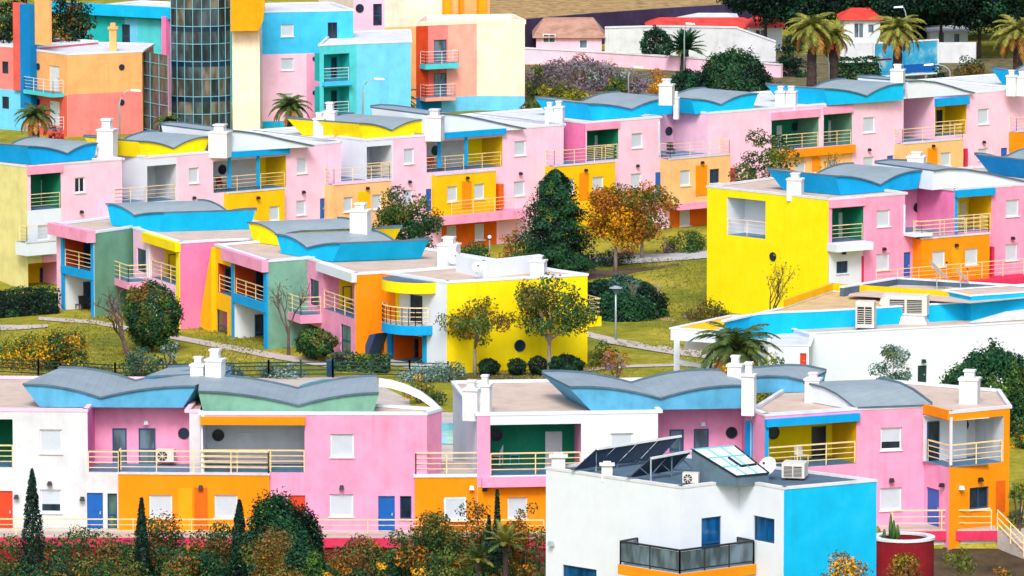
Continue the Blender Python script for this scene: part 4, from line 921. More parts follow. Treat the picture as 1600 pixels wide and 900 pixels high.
k1, k2, k3, k4 = at_z(1081, 704, RB+1.35), at_z(1147, 698, RB+1.35), at_z(1201, 741, RB+.38), at_z(1150, 746, RB+.38)
m = MB(); m.hexa([zz(k1, RB-.02), zz(k2, RB-.02), zz(k3, RB-.02), zz(k4, RB-.02), k1, k2, k3, k4], 'slate'); m.build('kerb', SK)
nn = (k2-k1).cross(k4-k1).normalized(); nn = nn if nn.z > 0 else -nn
bl = lambda u, v: k1.lerp(k2, u).lerp(k4.lerp(k3, u), v)
for i in range(3):
    for j in range(3):
        m = MB(); c = [bl((i+a)/3, (j+b)/3)+nn*.05 for a, b in ((.05, .05), (.95, .05), (.95, .95), (.05, .95))]; m.hexa([p-nn*.04 for p in c]+c, 'skylight'); m.build('pane', SK)
m = MB()
for i in range(4):
    m.bar(bl(i/3, 0)+nn*.06, bl(i/3, 1)+nn*.06, .06, 'skylight_bar' if 0 < i < 3 else 'lamp_black'); m.bar(bl(0, i/3)+nn*.06, bl(1, i/3)+nn*.06, .06, 'skylight_bar' if i < 3 else 'lamp_black')
m.bar(bl(.5, .38)+nn*.08, bl(.5, .7)+nn*.08, .08, 'lamp_black'); m.bar(bl(.5, .7)+nn*.08, bl(.95, .68)+nn*.08, .08, 'lamp_black')
m.build('glazing_bars', SK, weld=False)
stack(HF, 862, 883, 709, 734, RB, 'chimney_white'); stack(HF, 940, 957, 722, 746, RB, 'chimney_white')

# ------------------------------------------------------------------ machines, dishes
def ac_unit(label, x0, x1, y0, y1, z, group=None, p=None, fan=True, depth=.4, yaw=.2, back=0.0):
    p = p or at_z((x0+x1)/2, y1, z)+V3((0, back, 0)); k = ppm(p); wd, hh = (x1-x0)/k, (y1-y0)/k
    T = thing('air_conditioner', label, 'air conditioner', p, group); q = Plane(p-V3((1, -yaw, 0)), p+V3((1, -yaw, 0))); c = q.L/2
    m = MB(); m.pbox(q, c-wd/2, c+wd/2, p.z+.08, p.z+hh, 0, -depth, 'ac_white')
    for s in (-.35, .35): m.pbox(q, c+wd*s-.05, c+wd*s+.05, p.z, p.z+.078, -.02, -depth+.02, 'iron')
    m.build('casing', T)
    m = MB(); r = min(wd*.28, hh*.36)
    if fan:
        disc(m, q, c-wd*.15, p.z+hh*.54, r, .003, .025, 'ac_dark')
        for a in range(4):
            t = a*math.pi/4; m.bar(q.pt(c-wd*.15-r*math.cos(t), p.z+hh*.54-r*math.sin(t), .035), q.pt(c-wd*.15+r*math.cos(t), p.z+hh*.54+r*math.sin(t), .035), .025, 'ac_white')
    else:
        for i in range(2):
            m.pbox(q, c-wd*.40+wd*.42*i, c-wd*.40+wd*.42*i+wd*.36, p.z+hh*.2, p.z+hh*.82, .003, .02, 'ac_dark')
            for j in range(7): m.pbox(q, c-wd*.40+wd*.42*i, c-wd*.40+wd*.42*i+wd*.36, p.z+hh*(.24+.08*j), p.z+hh*(.26+.08*j), .022, .05, 'ac_white')
    m.build('grille', T, weld=False)
    return T
ACG = 'air conditioners on roofs and balconies'
ac_unit('upright grey-white rooftop cabinet with two louvred grilles on the low building', 1338, 1367, 475, 518, 3.45, ACG, fan=False, depth=.9, back=.9)
T = ac_unit('big white rooftop cooler with a dark louvre and slanted hood on the low building', 1385, 1450, 466, 499, 3.75, ACG, fan=False, depth=1.2, back=1.0)
m = MB(); p = at_z(1417, 499, 3.75)+V3((0, 1.0, 0)); q = Plane(p-V3((1, -.2, 0)), p+V3((1, -.2, 0))); c = q.L/2
m.hexa([q.pt(c-1.5, 3.3, .15), q.pt(c+1.2, 3.3, .15), q.pt(c+1.2, 3.3, -1.4), q.pt(c-1.5, 3.3, -1.4), q.pt(c-.9, 3.8, .05), q.pt(c+1.0, 3.8, .05), q.pt(c+1.0, 3.8, -1.25), q.pt(c-.9, 3.8, -1.25)], 'ac_white')
m.hexa([q.pt(c-1.45, 4.5, .2), q.pt(c-1.05, 4.0, .0), q.pt(c-1.05, 4.0, -1.2), q.pt(c-1.45, 4.5, -1.3), q.pt(c-1.3, 4.9, .2), q.pt(c-1.05, 4.9, 0), q.pt(c-1.05, 4.9, -1.2), q.pt(c-1.3, 4.9, -1.3)], 'ac_white'); m.build('duct', T)
m = MB(); p = at_z(1480, 497, 3.45)
for i in range(3): m.bar(p+V3((-1.2+.9*i, .4, .25)), p+V3((-.5+.9*i, .4, .25)), .7, 'galv' if i != 1 else 'slate', .5+.12*i)
m.build('pump_box', T)
ac_unit('small white air conditioner on the white house roof below the skylight', 1066, 1091, 739, 758, RB, ACG)
ac_unit('dark grey rooftop unit near the blue side of the white house', 1221, 1257, 724, 750, RB, ACG, fan=False, depth=1.0)
fp = Plane(at_z(0, 645, RF), at_z(1580, 640, RF))
for lab, x, y in (('white air conditioner on the pink recessed balcony, beneath the glass doors', 258, 734), ('white air conditioner under the orange beam, in front of the white loggia wall', 337, 736), ('air conditioner on the small terrace between the two pink houses', 672, 738), ('air conditioner standing on the green loggia floor', 783, 738)):
    s, z = fp.off(-1.9).sz(x, y); p = fp.off(-1.9).pt(s, 2.80); ac_unit(lab, x-14, x+14, y-22, y, 0, ACG, p=p)
def dish(label, foot, z, r, az, el, group='satellite dishes', wall=False):
    p = at_z(*foot, z); T = thing('satellite_dish', label, 'satellite dish', p, group)
    d = V3((math.sin(az)*math.cos(el), -math.cos(az)*math.cos(el), math.sin(el))); c = p+V3((0, 0, r*1.25))
    m = MB(); s = d.cross(V3((0, 0, 1))).normalized(); t = s.cross(d); n = 20; rings = [(0, 0), (.35, .02), (.7, .09), (1, .18)]
    for (r0, h0), (r1, h1) in zip(rings[:-1], rings[1:]):
        for i in range(n):
            f = lambda rr, hh, a: c + d*(hh*r) + s*(rr*r*math.cos(a)) + t*(rr*r*math.sin(a))
            a, b = 2*math.pi*i/n, 2*math.pi*(i+1)/n
            m.poly([f(r0, h0, a), f(r1, h1, a), f(r1, h1, b), f(r0, h0, b)] if r0 else [f(0, 0, 0), f(r1, h1, a), f(r1, h1, b)], 'rail_white')
    m.build('reflector', T, smooth=True)
    m = MB(); m.bar(p, c-d*.05, .06, 'galv'); m.bar(c-t*r*.9+d*.1, c+d*r*.9, .03, 'galv'); m.bar(c+d*r*.88, c+d*r*1.02, .09, 'iron'); m.build('mount', T)
dish('grey dish beside the white stack on the middle row roof', (707, 417), RN, .42, .5, .4)
dish('large white dish seen edge on above the low building, the left of the pair', (1464, 452), 4.5, .78, 1.75, .75)
dish('small white dish seen edge on above the low building, the right of the pair', (1501, 450), 4.5, .55, 1.75, .75)
dish('small dish with dark arm on the roof of the white house, right of the skylight', (1200, 748), RB, .42, -.6, .5)
dish('small dish on the white roof parapet of the middle row', (745, 428), RN+.3, .3, .3, .4)
# ------------------------------------------------------------------ terrace edge, stairs and walls in front of the front row
def walkway(label_mat, x0, x1, mat='pavement', fascia='crimson', zf=-.75):
    a, b = at_z(x0, 838.5, 0), at_z(x1, 836.5 if x1 < 1000 else 829, 0); q = Plane(a, b)
    return q
T = thing('terrace', 'long walkway with cream railing and crimson edge below the front row', 'terrace', at_z(-70, 838, 0))
q = Plane(at_z(-70, 838, 0), at_z(853, 840, 0)); m = MB(); m.pbox(q, 0, q.L, -.04, .03, 0, -2.2, 'pavement'); m.build('walkway_slab', T)
m = MB(); m.pbox(q, 0, q.L, -.48, -.042, .05, -.3, 'crimson'); m.pbox(q, 0, q.L, -3.5, -.482, -.05, -.3, 'maroon'); m.build('edge_wall', T)
railing(T, [q.pt(.1, .03, -.06), q.pt(q.L-.1, .03, -.06)], h=.78, bars=2, post=2.6, w=.045)
T2 = thing('terrace', 'short walkway with cream railing and crimson edge below the orange corner house', 'terrace', at_z(1380, 828, 0))
q = Plane(at_z(1376, 829, 0), at_z(1558, 828, 0)); m = MB(); m.pbox(q, 0, q.L, -.04, .03, 0, -3, 'pavement'); m.build('walkway_slab', T2)
m = MB(); m.pbox(q, 0, q.L, -.48, -.042, .05, -.3, 'crimson'); m.pbox(q, q.L*.4, q.L, -2.6, -.482, -.1, -.3, 'grey_white'); m.build('edge_wall', T2)
railing(T2, [q.pt(q.L*.10, .03, -.06), q.pt(q.L*.95, .03, -.06)], h=.9, bars=2, post=2.6, w=.05)
lamp(T2, q.off(-.1), q.L*.55, -.9)
# stairs going down at the right
S = thing('staircase', 'outdoor steps with cream handrail at the right end of the front row', 'stairs', at_z(1560, 828, 0))
a = at_z(1556, 829, 0); m = MB(); d = V3((.62, -.78, 0)); sdv = V3((.78, .62, 0)); n = 12; 
for i in range(n):
    p = a + d*(.3*i) + sdv*.1; z1 = -.17*i; c = [p, p+sdv*1.5, p+sdv*1.5+d*.3, p+d*.3]
    m.hexa([zz(v, -4.5) for v in c] + [zz(v, z1) for v in c], 'concrete')
m.build('steps', S, weld=False)
for k in (0, 1.5):
    r = MB(); b0 = a+sdv*(.1+k); b1 = b0+d*(.3*n)
    for h in (.3, .6, .95): r.bar(b0+V3((0, 0, h)), V3((b1.x, b1.y, -.17*n+h)), .05, 'rail')
    for i in range(5):
        t = i/4; p = b0.lerp(V3((b1.x, b1.y, -.17*n)), t); r.bar(p, p+V3((0, 0, .95)), .05, 'rail')
    r.build('handrail', S, weld=False)
# maroon curved planter
c = at_z(1411, 838, .95); PL = thing('planter', 'curved maroon planter wall with a pale rim beside the blue house side', 'planter', zz(c, -2.6)); r_ = 1.28
m = MB(); n = 32
for r0, r1, z0, z1, mt in ((r_, r_, -3.2, .86, 'maroon'), (r_*.8, r_*.8, .2, .86, 'maroon')):
    for i in range(n):
        a, b = 2*math.pi*i/n, 2*math.pi*(i+1)/n; f = lambda r, t, z: V3((c.x+r*math.cos(t)*1.1, c.y+r*math.sin(t), z))
        m.poly([f(r0, a, z0), f(r0, b, z0), f(r1, b, z1), f(r1, a, z1)], mt)
m.poly([V3((c.x+r_*.8*math.cos(2*math.pi*i/n)*1.1, c.y+r_*.8*math.sin(2*math.pi*i/n), .45)) for i in range(n)], 'bark'); m.build('planter_wall', PL)
m = MB()
for i in range(n):
    a, b = 2*math.pi*i/n, 2*math.pi*(i+1)/n; f = lambda r, t, z: V3((c.x+r*math.cos(t)*1.1, c.y+r*math.sin(t), z))
    m.hexa([f(r_*.78, a, .862), f(r_*1.04, a, .862), f(r_*1.04, b, .862), f(r_*.78, b, .862), f(r_*.78, a, .96), f(r_*1.04, a, .96), f(r_*1.04, b, .96), f(r_*.78, b, .96)], 'off_white')
m.build('rim', PL)
CA = thing('cactus', 'small upright cactus in the maroon planter', 'cactus', zz(c, .45)); m = MB(); k = V3((c.x-.55, c.y+.2, .45))
for dx, h in ((0, 1.5), (.22, 1.0), (-.2, .8), (.1, 1.2)): m.tube([k+V3((dx, 0, 0)), k+V3((dx*1.5, 0, h*.6)), k+V3((dx*1.4, 0, h))], [.08, .10, .04], 'leaf_mid', 7)
m.build('stems', CA, smooth=True)
# low concrete wall and wooden fence at lower right
F = thing('fence', 'grey picket fence at the lower right corner', 'fence', gpt(1530, 897))
m = MB(); a, b = at_z(1520, 898, -2.0), at_z(1660, 882, -2.0); n = 26
for i in range(n):
    p = a.lerp(b, i/n); m.bar(zz(p, -4.0), zz(p, -2.0), .13, 'concrete')
m.build('pickets', F, weld=False); m = MB(); m.bar(zz(a, -2.15), zz(b, -2.15), .06, 'concrete'); m.bar(zz(a, -2.9), zz(b, -2.9), .06, 'concrete'); m.build('rails', F)
# ------------------------------------------------------------------ paths, pools, deck
def drape(name, up, lo, mat, lift=.03, n=16, kind='structure'):
    m = MB(); k = 3
    def interp(pl, t):
        t *= len(pl)-1; i = min(int(t), len(pl)-2); f = t-i; return (pl[i][0]+(pl[i+1][0]-pl[i][0])*f, pl[i][1]+(pl[i+1][1]-pl[i][1])*f)
    G = []
    for i in range(n+1):
        u, l = interp(up, i/n), interp(lo, i/n)
        G.append([gpt(u[0]+(l[0]-u[0])*j/k, u[1]+(l[1]-u[1])*j/k)+V3((0, 0, lift)) for j in range(k+1)])
    for i in range(n):
        for j in range(k): m.poly([G[i][j], G[i+1][j], G[i+1][j+1], G[i][j+1]], mat)
    o = m.build(name); o['kind'] = kind; return o
drape('road', [(700, 412), (957, 401), (1060, 396), (1130, 388)], [(700, 428), (957, 415), (1060, 408), (1130, 402)], 'asphalt_path', .06)
drape('path', [(905, 516), (968, 531), (1060, 545), (1130, 553)], [(905, 524), (968, 541), (1060, 556), (1130, 564)], 'pavement', .05)
drape('path', [(905, 577), (985, 571), (1060, 569), (1130, 570)], [(905, 582), (985, 575), (1060, 573), (1130, 576)], 'pavement', .045)
drape('pavement', [(60, 496), (147, 501), (250, 520), (420, 551), (560, 575)], [(60, 501), (147, 507), (250, 527), (420, 560), (560, 583)], 'pavement', .045)
drape('path', [(-20, 508), (30, 509), (75, 508)], [(-20, 518), (30, 516), (75, 512)], 'pavement', .045)
drape('soil_bed', [(900, 420), (960, 424), (1010, 418), (1060, 412)], [(900, 440), (960, 432), (1010, 423), (1060, 416)], 'bark', .035)
drape('soil_bed', [(690, 578), (760, 584), (910, 584)], [(690, 590), (760, 592), (910, 592)], 'bark', .035)
drape('soil_bed', [(925, 489), (1000, 492), (1050, 498)], [(925, 494), (1000, 498), (1060, 504)], 'brown_tile', .03)
drape('garden_soil', [(-40, 850), (400, 850), (860, 850), (1200, 850), (1640, 850)], [(-40, 1010), (400, 1010), (860, 1010), (1200, 1010), (1640, 1010)], 'garden_soil', .06, 24)
drape('pool_deck', [(380, 592), (560, 588), (690, 648), (760, 596), (900, 592), (1020, 600)], [(300, 800), (560, 800), (690, 760), (760, 780), (900, 760), (1100, 760)], 'pavement', .04, 24)
def water():
    m, nt, b = newmat('water'); n = noise(nt, 1.2, 3)
    r = ramp(nt, n.outputs[0], [(.35, srgb((40, 178, 214))), (.65, srgb((90, 214, 236)))]); nt.links.new(r.outputs[0], b.inputs['Base Color']); b.inputs['Roughness'].default_value = .08
    bp = nt.nodes.new('ShaderNodeBump'); bp.inputs['Strength'].default_value = .15; nt.links.new(n.outputs[0], bp.inputs['Height']); nt.links.new(bp.outputs[0], b.inputs['Normal']); MATS['water'] = m
water()
drape('pool_water', [(455, 612), (475, 601), (505, 594), (540, 592), (556, 593)], [(455, 616), (480, 616), (505, 613), (540, 606), (556, 600)], 'water', .06)
drape('pool_water', [(760, 611), (785, 604), (820, 601), (860, 601), (905, 603)], [(760, 613), (785, 616), (820, 618), (860, 622), (905, 630)], 'water', .06)
drape('pool_water', [(640, 664), (690, 662), (745, 664), (800, 668)], [(640, 696), (690, 695), (745, 697), (800, 698)], 'water', .06)
drape('lawn_patch', [(640, 606), (690, 600), (745, 600)], [(640, 650), (690, 645), (745, 645)], 'lawn', .055)
# green iron fence round the pool
def post_fence(label, pts, h=.95, mat='green_iron', sp=2.2, group=None):
    G = [gpt(x, y) for x, y in pts]; F = thing('fence', label, 'fence', G[0], group); r = MB(); po = MB()
    for a, b in zip(G[:-1], G[1:]):
        n = max(1, round((b-a).length/sp))
        for i in range(n+1):
            p = a.lerp(b, i/n); po.bar(p, p+V3((0, 0, h+.1)), .10, mat)
        for z in (.25, .5, .75, .95): r.bar(a+V3((0, 0, h*z)), b+V3((0, 0, h*z)), .06, mat)
    po.build('posts', F, weld=False); r.build('rails', F, weld=False)
post_fence('dark green post and rail fence along the pool, behind the front row roofs', [(-20, 586), (60, 590), (180, 596), (330, 594), (420, 592), (520, 591), (640, 592), (700, 594)])
B = thing('bin', 'small blue waste bin at the dark green fence', 'bin', gpt(516, 590)); m = MB(); p = gpt(516, 590); m.bar(p+V3((0, .2, .1)), p+V3((0, .2, .85)), .42, 'frame_blue'); m.build('body', B)
m = MB(); m.bar(p+V3((0, .2, .855)), p+V3((0, .2, .95)), .5, 'door_navy'); m.build('lid', B)

# ------------------------------------------------------------------ street furniture
def lantern(label, x, y0, y1, group='garden lamps'):
    p = gpt(x, y1); h = (y1-y0)/ppm(p); T = thing('street_lamp', label, 'lamp post', p, group)
    m = MB(); m.tube([p, p+V3((0, 0, h*.9))], [.07, .05], 'galv', 8); m.build('pole', T, smooth=True)
    m = MB(); m.tube([p+V3((0, 0, h*.86)), p+V3((0, 0, h*.96))], [.12, .2], 'glass_grey', 10); m.tube([p+V3((0, 0, h*.96)), p+V3((0, 0, h))], [.42, .1], 'galv', 14); m.build('lamp_head', T)
lantern('grey lamp post on the lawn in front of the dark round hedge', 962, 446, 532)
lantern('short lamp post in front of the tall yellow end wall', 1265, 446, 500)
lantern('lamp post behind the pink recess house, at the left of the billboard', 1252, 470, 512)
def arm_lamp(label, x, y0, y1, dx, group='roadside lamps on the upper road'):
    p = gpt(x, y1); k = ppm(p); h = (y1-y0)/k; r = dx/k; T = thing('street_lamp', label, 'street lamp', p, group); m = MB()
    pts = [p, p+V3((0, 0, h*.75))] + [p+V3((r*(1-math.cos(t)), 0, h*.75+h*.25*math.sin(t))) for t in (.4, .8, 1.2, math.pi/2)]
    m.tube(pts, [.08, .06, .05, .05, .04, .04], 'galv', 8); m.build('pole', T, smooth=True)
    e = pts[-1]; m = MB(); sg = 1 if dx > 0 else -1; m.hexa([e+V3((-.1*sg, -.15, -.08)), e+V3((.7*sg, -.15, -.12)), e+V3((.7*sg, .15, -.12)), e+V3((-.1*sg, .15, -.08)), e+V3((-.1*sg, -.1, .06)), e+V3((.65*sg, -.08, .0)), e+V3((.65*sg, .08, .0)), e+V3((-.1*sg, .1, .06))], 'rail_white'); m.build('lamp_head', T)
arm_lamp('white curved street lamp beside the tallest fan palm', 1295, 82, 150, -26)
arm_lamp('straight-looking street lamp above the orange bush', 982, 104, 160, 10)
arm_lamp('street lamp rising over the palm by the billboard', 1416, 10, 120, -8)
arm_lamp('curved street lamp at the right edge of the billboard', 1484, 100, 150, -28)
arm_lamp('thin street lamp in front of the sand and salmon block', 187, 140, 230, 20)
arm_lamp('thin street lamp in front of the light blue block', 567, 122, 215, 20)
arm_lamp('grey street lamp in front of the white wall and palm', 1069, 36, 130, 4)
# billboard
b0, b1 = gpt(1366, 128), gpt(1466, 122); q = Plane(b0, b1); BB = thing('billboard', 'blue and white billboard in a white frame behind the palm', 'billboard', b0)
s0, s1, z0, z1 = q.rect(1367, 66, 1465, 116); m = MB()
for a in ((s0-.12, s1+.12, z0-.12, z0), (s0-.12, s1+.12, z1, z1+.12), (s0-.12, s0, z0, z1), (s1, s1+.12, z0, z1)): m.pbox(q, a[0], a[1], a[2], a[3], 0, -.2, 'rail_white')
m.build('frame', BB); m = MB()
for s in (.15, .85): m.bar(q.pt(s0+(s1-s0)*s, q.A.z if False else -.2, -.3), q.pt(s0+(s1-s0)*s, z0+.5, -.3), .2, 'rail_white')
m.build('post', BB)
def board():
    m, nt, b = newmat('board'); n = noise(nt, .55, 5, .6); n2 = noise(nt, 1.4, 4)
    r = ramp(nt, n.outputs[0], [(.3, srgb((0, 118, 180))), (.46, srgb((60, 170, 210))), (.58, srgb((170, 196, 204))), (.7, srgb((84, 112, 130)))])
    nt.links.new(r.outputs[0], b.inputs['Base Color']); b.inputs['Roughness'].default_value = .4; MATS['board'] = m
board()
m = MB(); m.pbox(q, s0, s1, z0, z1, -.03, -.15, 'board'); m.pbox(q, s0+.1, s0+(s1-s0)*.27, z0+(z1-z0)*.47, z0+(z1-z0)*.53, -.03, -.02, 'maroon'); m.pbox(q, s0+(s1-s0)*.46, s1-.3, z0+.1, z0+(z1-z0)*.3, -.03, -.02, 'door_blue'); m.build('poster', BB)
# round road sign by the far terrace
p = gpt(765, 402); T = thing('road_sign', 'small round red and white road sign by the dark bush', 'road sign', p); m = MB(); m.bar(p, p+V3((0, 0, 1.3)), .07, 'galv'); m.build('post', T)
q = Plane(p-V3((1, 0, 0)), p+V3((1, 0, 0))); m = MB(); disc(m, q, 1, p.z+1.4, .2, .05, .09, 'maroon'); disc(m, q, 1, p.z+1.4, .13, .092, .10, 'white'); m.build('sign_plate', T)
# bollard light in the front garden
p = at_z(828, 905, -2.2); T = thing('bollard', 'stubby white bollard with a black cap left of the white house', 'bollard', zz(p, -3.4)); m = MB(); m.tube([zz(p, -3.4), zz(p, -1.95)], .36, 'off_white', 16); m.build('post', T)
m = MB(); m.tube([zz(p, -1.948), zz(p, -1.75), zz(p, -1.5), zz(p, -1.45)], [.40, .42, .42, .30], 'lamp_black', 16); m.build('cap', T)
# awning roofs in the garden
for lab, x, y, z in (('small crimson garden parasol between the shrubs', 745, 846, -1.4), ('crimson garden parasol beside the white house wall', 835, 850, -1.6)):
    p = at_z(x, y, z); T = thing('parasol', lab, 'parasol', zz(p, -5)); m = MB(); n = 8
    for i in range(n):
        a, b = 2*math.pi*i/n, 2*math.pi*(i+1)/n; m.poly([p+V3((0, 0, .5)), p+V3((.8*math.cos(a), .8*math.sin(a), 0)), p+V3((.8*math.cos(b), .8*math.sin(b), 0))], 'crimson')
    m.build('canopy', T); m = MB(); m.tube([zz(p, -5), p+V3((0, 0, .5))], .04, 'rail_white', 6); m.build('pole', T)
# ------------------------------------------------------------------ background: walls, houses, field
def wall_run(label, pts, ytop, mat, thick=.4, cat='wall', name='garden_wall', group=None, cap=None, z_low=-.5):
    G = [gpt(x, y) for x, y in pts]; T = thing(name, label, cat, G[0], group); m = MB(); c = MB()
    for i, (a, b) in enumerate(zip(G[:-1], G[1:])):
        q = Plane(a, b); za, zb = q.sz(pts[i][0], ytop[i])[1], q.sz(pts[i+1][0], ytop[i+1])[1]
        m.hexa([q.pt(0, z_low), q.pt(q.L, z_low), q.pt(q.L, z_low, -thick), q.pt(0, z_low, -thick), q.pt(0, za), q.pt(q.L, zb), q.pt(q.L, zb, -thick), q.pt(0, za, -thick)], mat)
        if cap: c.bar(q.pt(0, za+.06, -thick/2), q.pt(q.L, zb+.06, -thick/2), thick+.15, cap, .12)
    m.build('wall_face', T, weld=False)
    if cap: c.build('coping', T, weld=False)
    return T
wall_run('long dark purple wall below the dry field', [(770, 88), (930, 70), (1060, 56), (1230, 40)], [35, 21, 12, 2], 'mauve', .6)
wall_run('low pale pink wall behind the dry scrub', [(815, 100), (930, 102), (1090, 114), (1220, 122)], [76, 82, 92, 102], 'pale_pink', .3, cap='off_white')
wall_run('grey-white wall right of the palms, behind the billboard', [(1312, 99), (1525, 99)], [68, 66], 'grey_white', .3)
wall_run('white wall with a curved end in the background', [(945, 92), (1030, 93), (1150, 97), (1212, 97)], [44, 42, 44, 66], 'grey_white', .4, cap='off_white')
def cottage(label, x0, x1, yb, ye, wall, roof, yr, depth=7, feats=(), hip=.15, group='small houses in the background', skew=0):
    """gable-roofed house: wall foot yb, eaves ye, ridge yr (photo rows)"""
    a, b = gpt(x0, yb), gpt(x1, yb+skew); q = Plane(a, b); ze = q.sz((x0+x1)/2, ye)[1]; k = ppm(a)
    T = thing('background_house', label, 'house', a, group); m = MB(); facade(T, m, q, 0, q.L, -.4, ze, wall, list(feats))
    B = [q.pt(0, 0, -depth), q.pt(q.L, 0, -depth)]
    for p, r in ((q.pt(0, 0), B[0]), (B[0], B[1]), (B[1], q.pt(q.L, 0))): m.poly([zz(p, -.4), zz(r, -.4), zz(r, ze), zz(p, ze)], wall)
    zr = q.off(-depth/2).sz((x0+x1)/2, yr)[1]; h = q.L*hip
    m.build('wall', T); r = MB(); o = .35
    A, B_, C, D = q.pt(-o, ze-.05, o), q.pt(q.L+o, ze-.05, o), q.pt(q.L+o, ze-.05, -depth-o), q.pt(-o, ze-.05, -depth-o); E, F = q.pt(h, zr, -depth/2), q.pt(q.L-h, zr, -depth/2)
    for f in ((A, B_, F, E), (B_, C, F), (C, D, E, F), (D, A, E), (A, B_, C, D)): r.poly(list(f), roof)
    r.build('roof', T); return T
gw = dict(frame='frame_white', sill=False, pane='glass_grey')
cottage('pale pink house with a brown tiled roof at the foot of the purple wall', 838, 940, 92, 58, 'pale_pink', 'brown_tile', 27, 8, [('win', 848, 53, 868, 67, gw), ('win', 905, 62, 918, 76, gw)], .12)
cottage('white house with a long red tiled roof behind the white wall', 1015, 1180, 70, 43, 'white', 'terracotta', 27, 7, [], .1)
cottage('white house with a bright red roof between the fan palms', 1318, 1375, 84, 30, 'white', 'terracotta', 12, 6, [('win', 1334, 36, 1350, 60, gw), ('win', 1356, 38, 1366, 52, gw)], .25)
cottage('white house with a red roof half hidden by the dark pines', 1172, 1222, 80, 42, 'white', 'terracotta', 24, 6, [('win', 1180, 46, 1196, 60, gw)], .2)
cottage('white flat-topped house glimpsed between the pine trunks at the right', 1455, 1512, 84, 48, 'white', 'off_white', 44, 6, [('win', 1466, 50, 1476, 70, gw), ('win', 1490, 52, 1500, 72, gw)], .05)
cottage('low white house with a pale roof on the bank below the purple wall', 1030, 1150, 58, 30, 'white', 'off_white', 20, 7, [], .1)
drape('bank', [(790, 100), (1000, 112), (1220, 84), (1400, 92), (1640, 88)], [(790, 185), (1000, 180), (1220, 176), (1400, 170), (1640, 165)], 'scrub', .04, 30)
drape('field', [(700, -6), (1000, -10), (1400, -14)], [(700, 40), (950, 24), (1400, 0)], 'field', .05)
# ------------------------------------------------------------------ plants
def stand(x, yb, yt, D=None):
    """foot and height of a plant: its foot seen at yb, or standing D metres away with its top seen at yt"""
    if D is None:
        p = gpt(x, yb); return p, (yb-yt)/ppm(p)
    d = ray(x, yt); q = CO + d*(D/d.y); p = V3((q.x, q.y, ground_z(q.x, q.y))); return p, q.z-p.z
def leaf_mesh(name, parent, cen, dirs, size, mats, midx, asp=.55, up=.25):
    """one small rhombus leaf per centre; dirs = outward directions"""
    n = len(cen); base = WL.get(parent.name, V3((0, 0, 0)))
    nrm = dirs + rng.normal(0, .75, (n, 3)) + np.array([0, 0, up]); nrm /= np.linalg.norm(nrm, axis=1)[:, None] + 1e-9
    t = rng.normal(0, 1, (n, 3)); t -= nrm*np.sum(t*nrm, axis=1)[:, None]; t /= np.linalg.norm(t, axis=1)[:, None] + 1e-9
    b = np.cross(nrm, t); L = (size*rng.uniform(.6, 1.3, n))[:, None]; W = L*asp
    bend = nrm*(L*.18)
    c = cen - np.array(base)
    V = np.stack([c - t*L*.5, c + b*W*.5 + bend, c + t*L*.5, c - b*W*.5 + bend], 1).reshape(-1, 3)
    me = bpy.data.meshes.new(name); me.vertices.add(4*n); me.vertices.foreach_set('co', V.astype(np.float32).ravel())
    me.loops.add(4*n); me.loops.foreach_set('vertex_index', np.arange(4*n, dtype=np.int32))
    me.polygons.add(n); me.polygons.foreach_set('loop_start', np.arange(0, 4*n, 4, dtype=np.int32))
    for m in mats: me.materials.append(MATS[m])
    me.polygons.foreach_set('material_index', midx.astype(np.int32)); me.update(calc_edges=True)
    o = bpy.data.objects.new(name, me); COL.objects.link(o); o.parent = parent; WL[o.name] = base; return o
def clump_points(clumps, per):
    """clumps: (centre, radii); leaves sit mostly in the outer shell of each clump"""
    C_, D_, K_ = [], [], []
    for k, (c, r) in enumerate(clumps):
        n = int(per*(r[0]*r[1]*r[2])**(2/3)) + 6
        d = rng.normal(0, 1, (n, 3)); d /= np.linalg.norm(d, axis=1)[:, None]
        f = rng.uniform(.35, 1.0, n)**.55*(1+rng.normal(0, .10, n))
        C_.append(np.array(c) + d*f[:, None]*np.array(r)); D_.append(d); K_.append(np.full(n, k))
    return np.concatenate(C_), np.concatenate(D_), np.concatenate(K_)
def crown_clumps(c, R, H, n, cr=.34, flat=1.0, bottom=-1.0, shape=None):
    out = []
    for i in range(n):
        for _ in range(30):
            d = rng.normal(0, 1, 3); d /= np.linalg.norm(d); f = rng.uniform(.25, .95)**.6
            p = d*f
            if p[2] >= bottom: break
        h = p[2]; w = 1.0
        if shape == 'cone': w = max(.14, .62-.5*h)*1.25
        r = R*cr*rng.uniform(.65, 1.25)*(w if shape == 'cone' else 1)
        out.append(((c[0]+p[0]*R*w, c[1]+p[1]*R*w, c[2]+h*H), (r, r, r*.75*flat)))
    return out
def pick(K, ncl, weights, speck=.18):
    """a material per clump plus some stray leaves of the other kinds"""
    w = np.array(weights)/sum(weights); cm = rng.choice(len(w), ncl, p=w); mi = cm[K]
    st = rng.random(len(K)) < speck; mi[st] = rng.choice(len(w), st.sum(), p=w); return mi
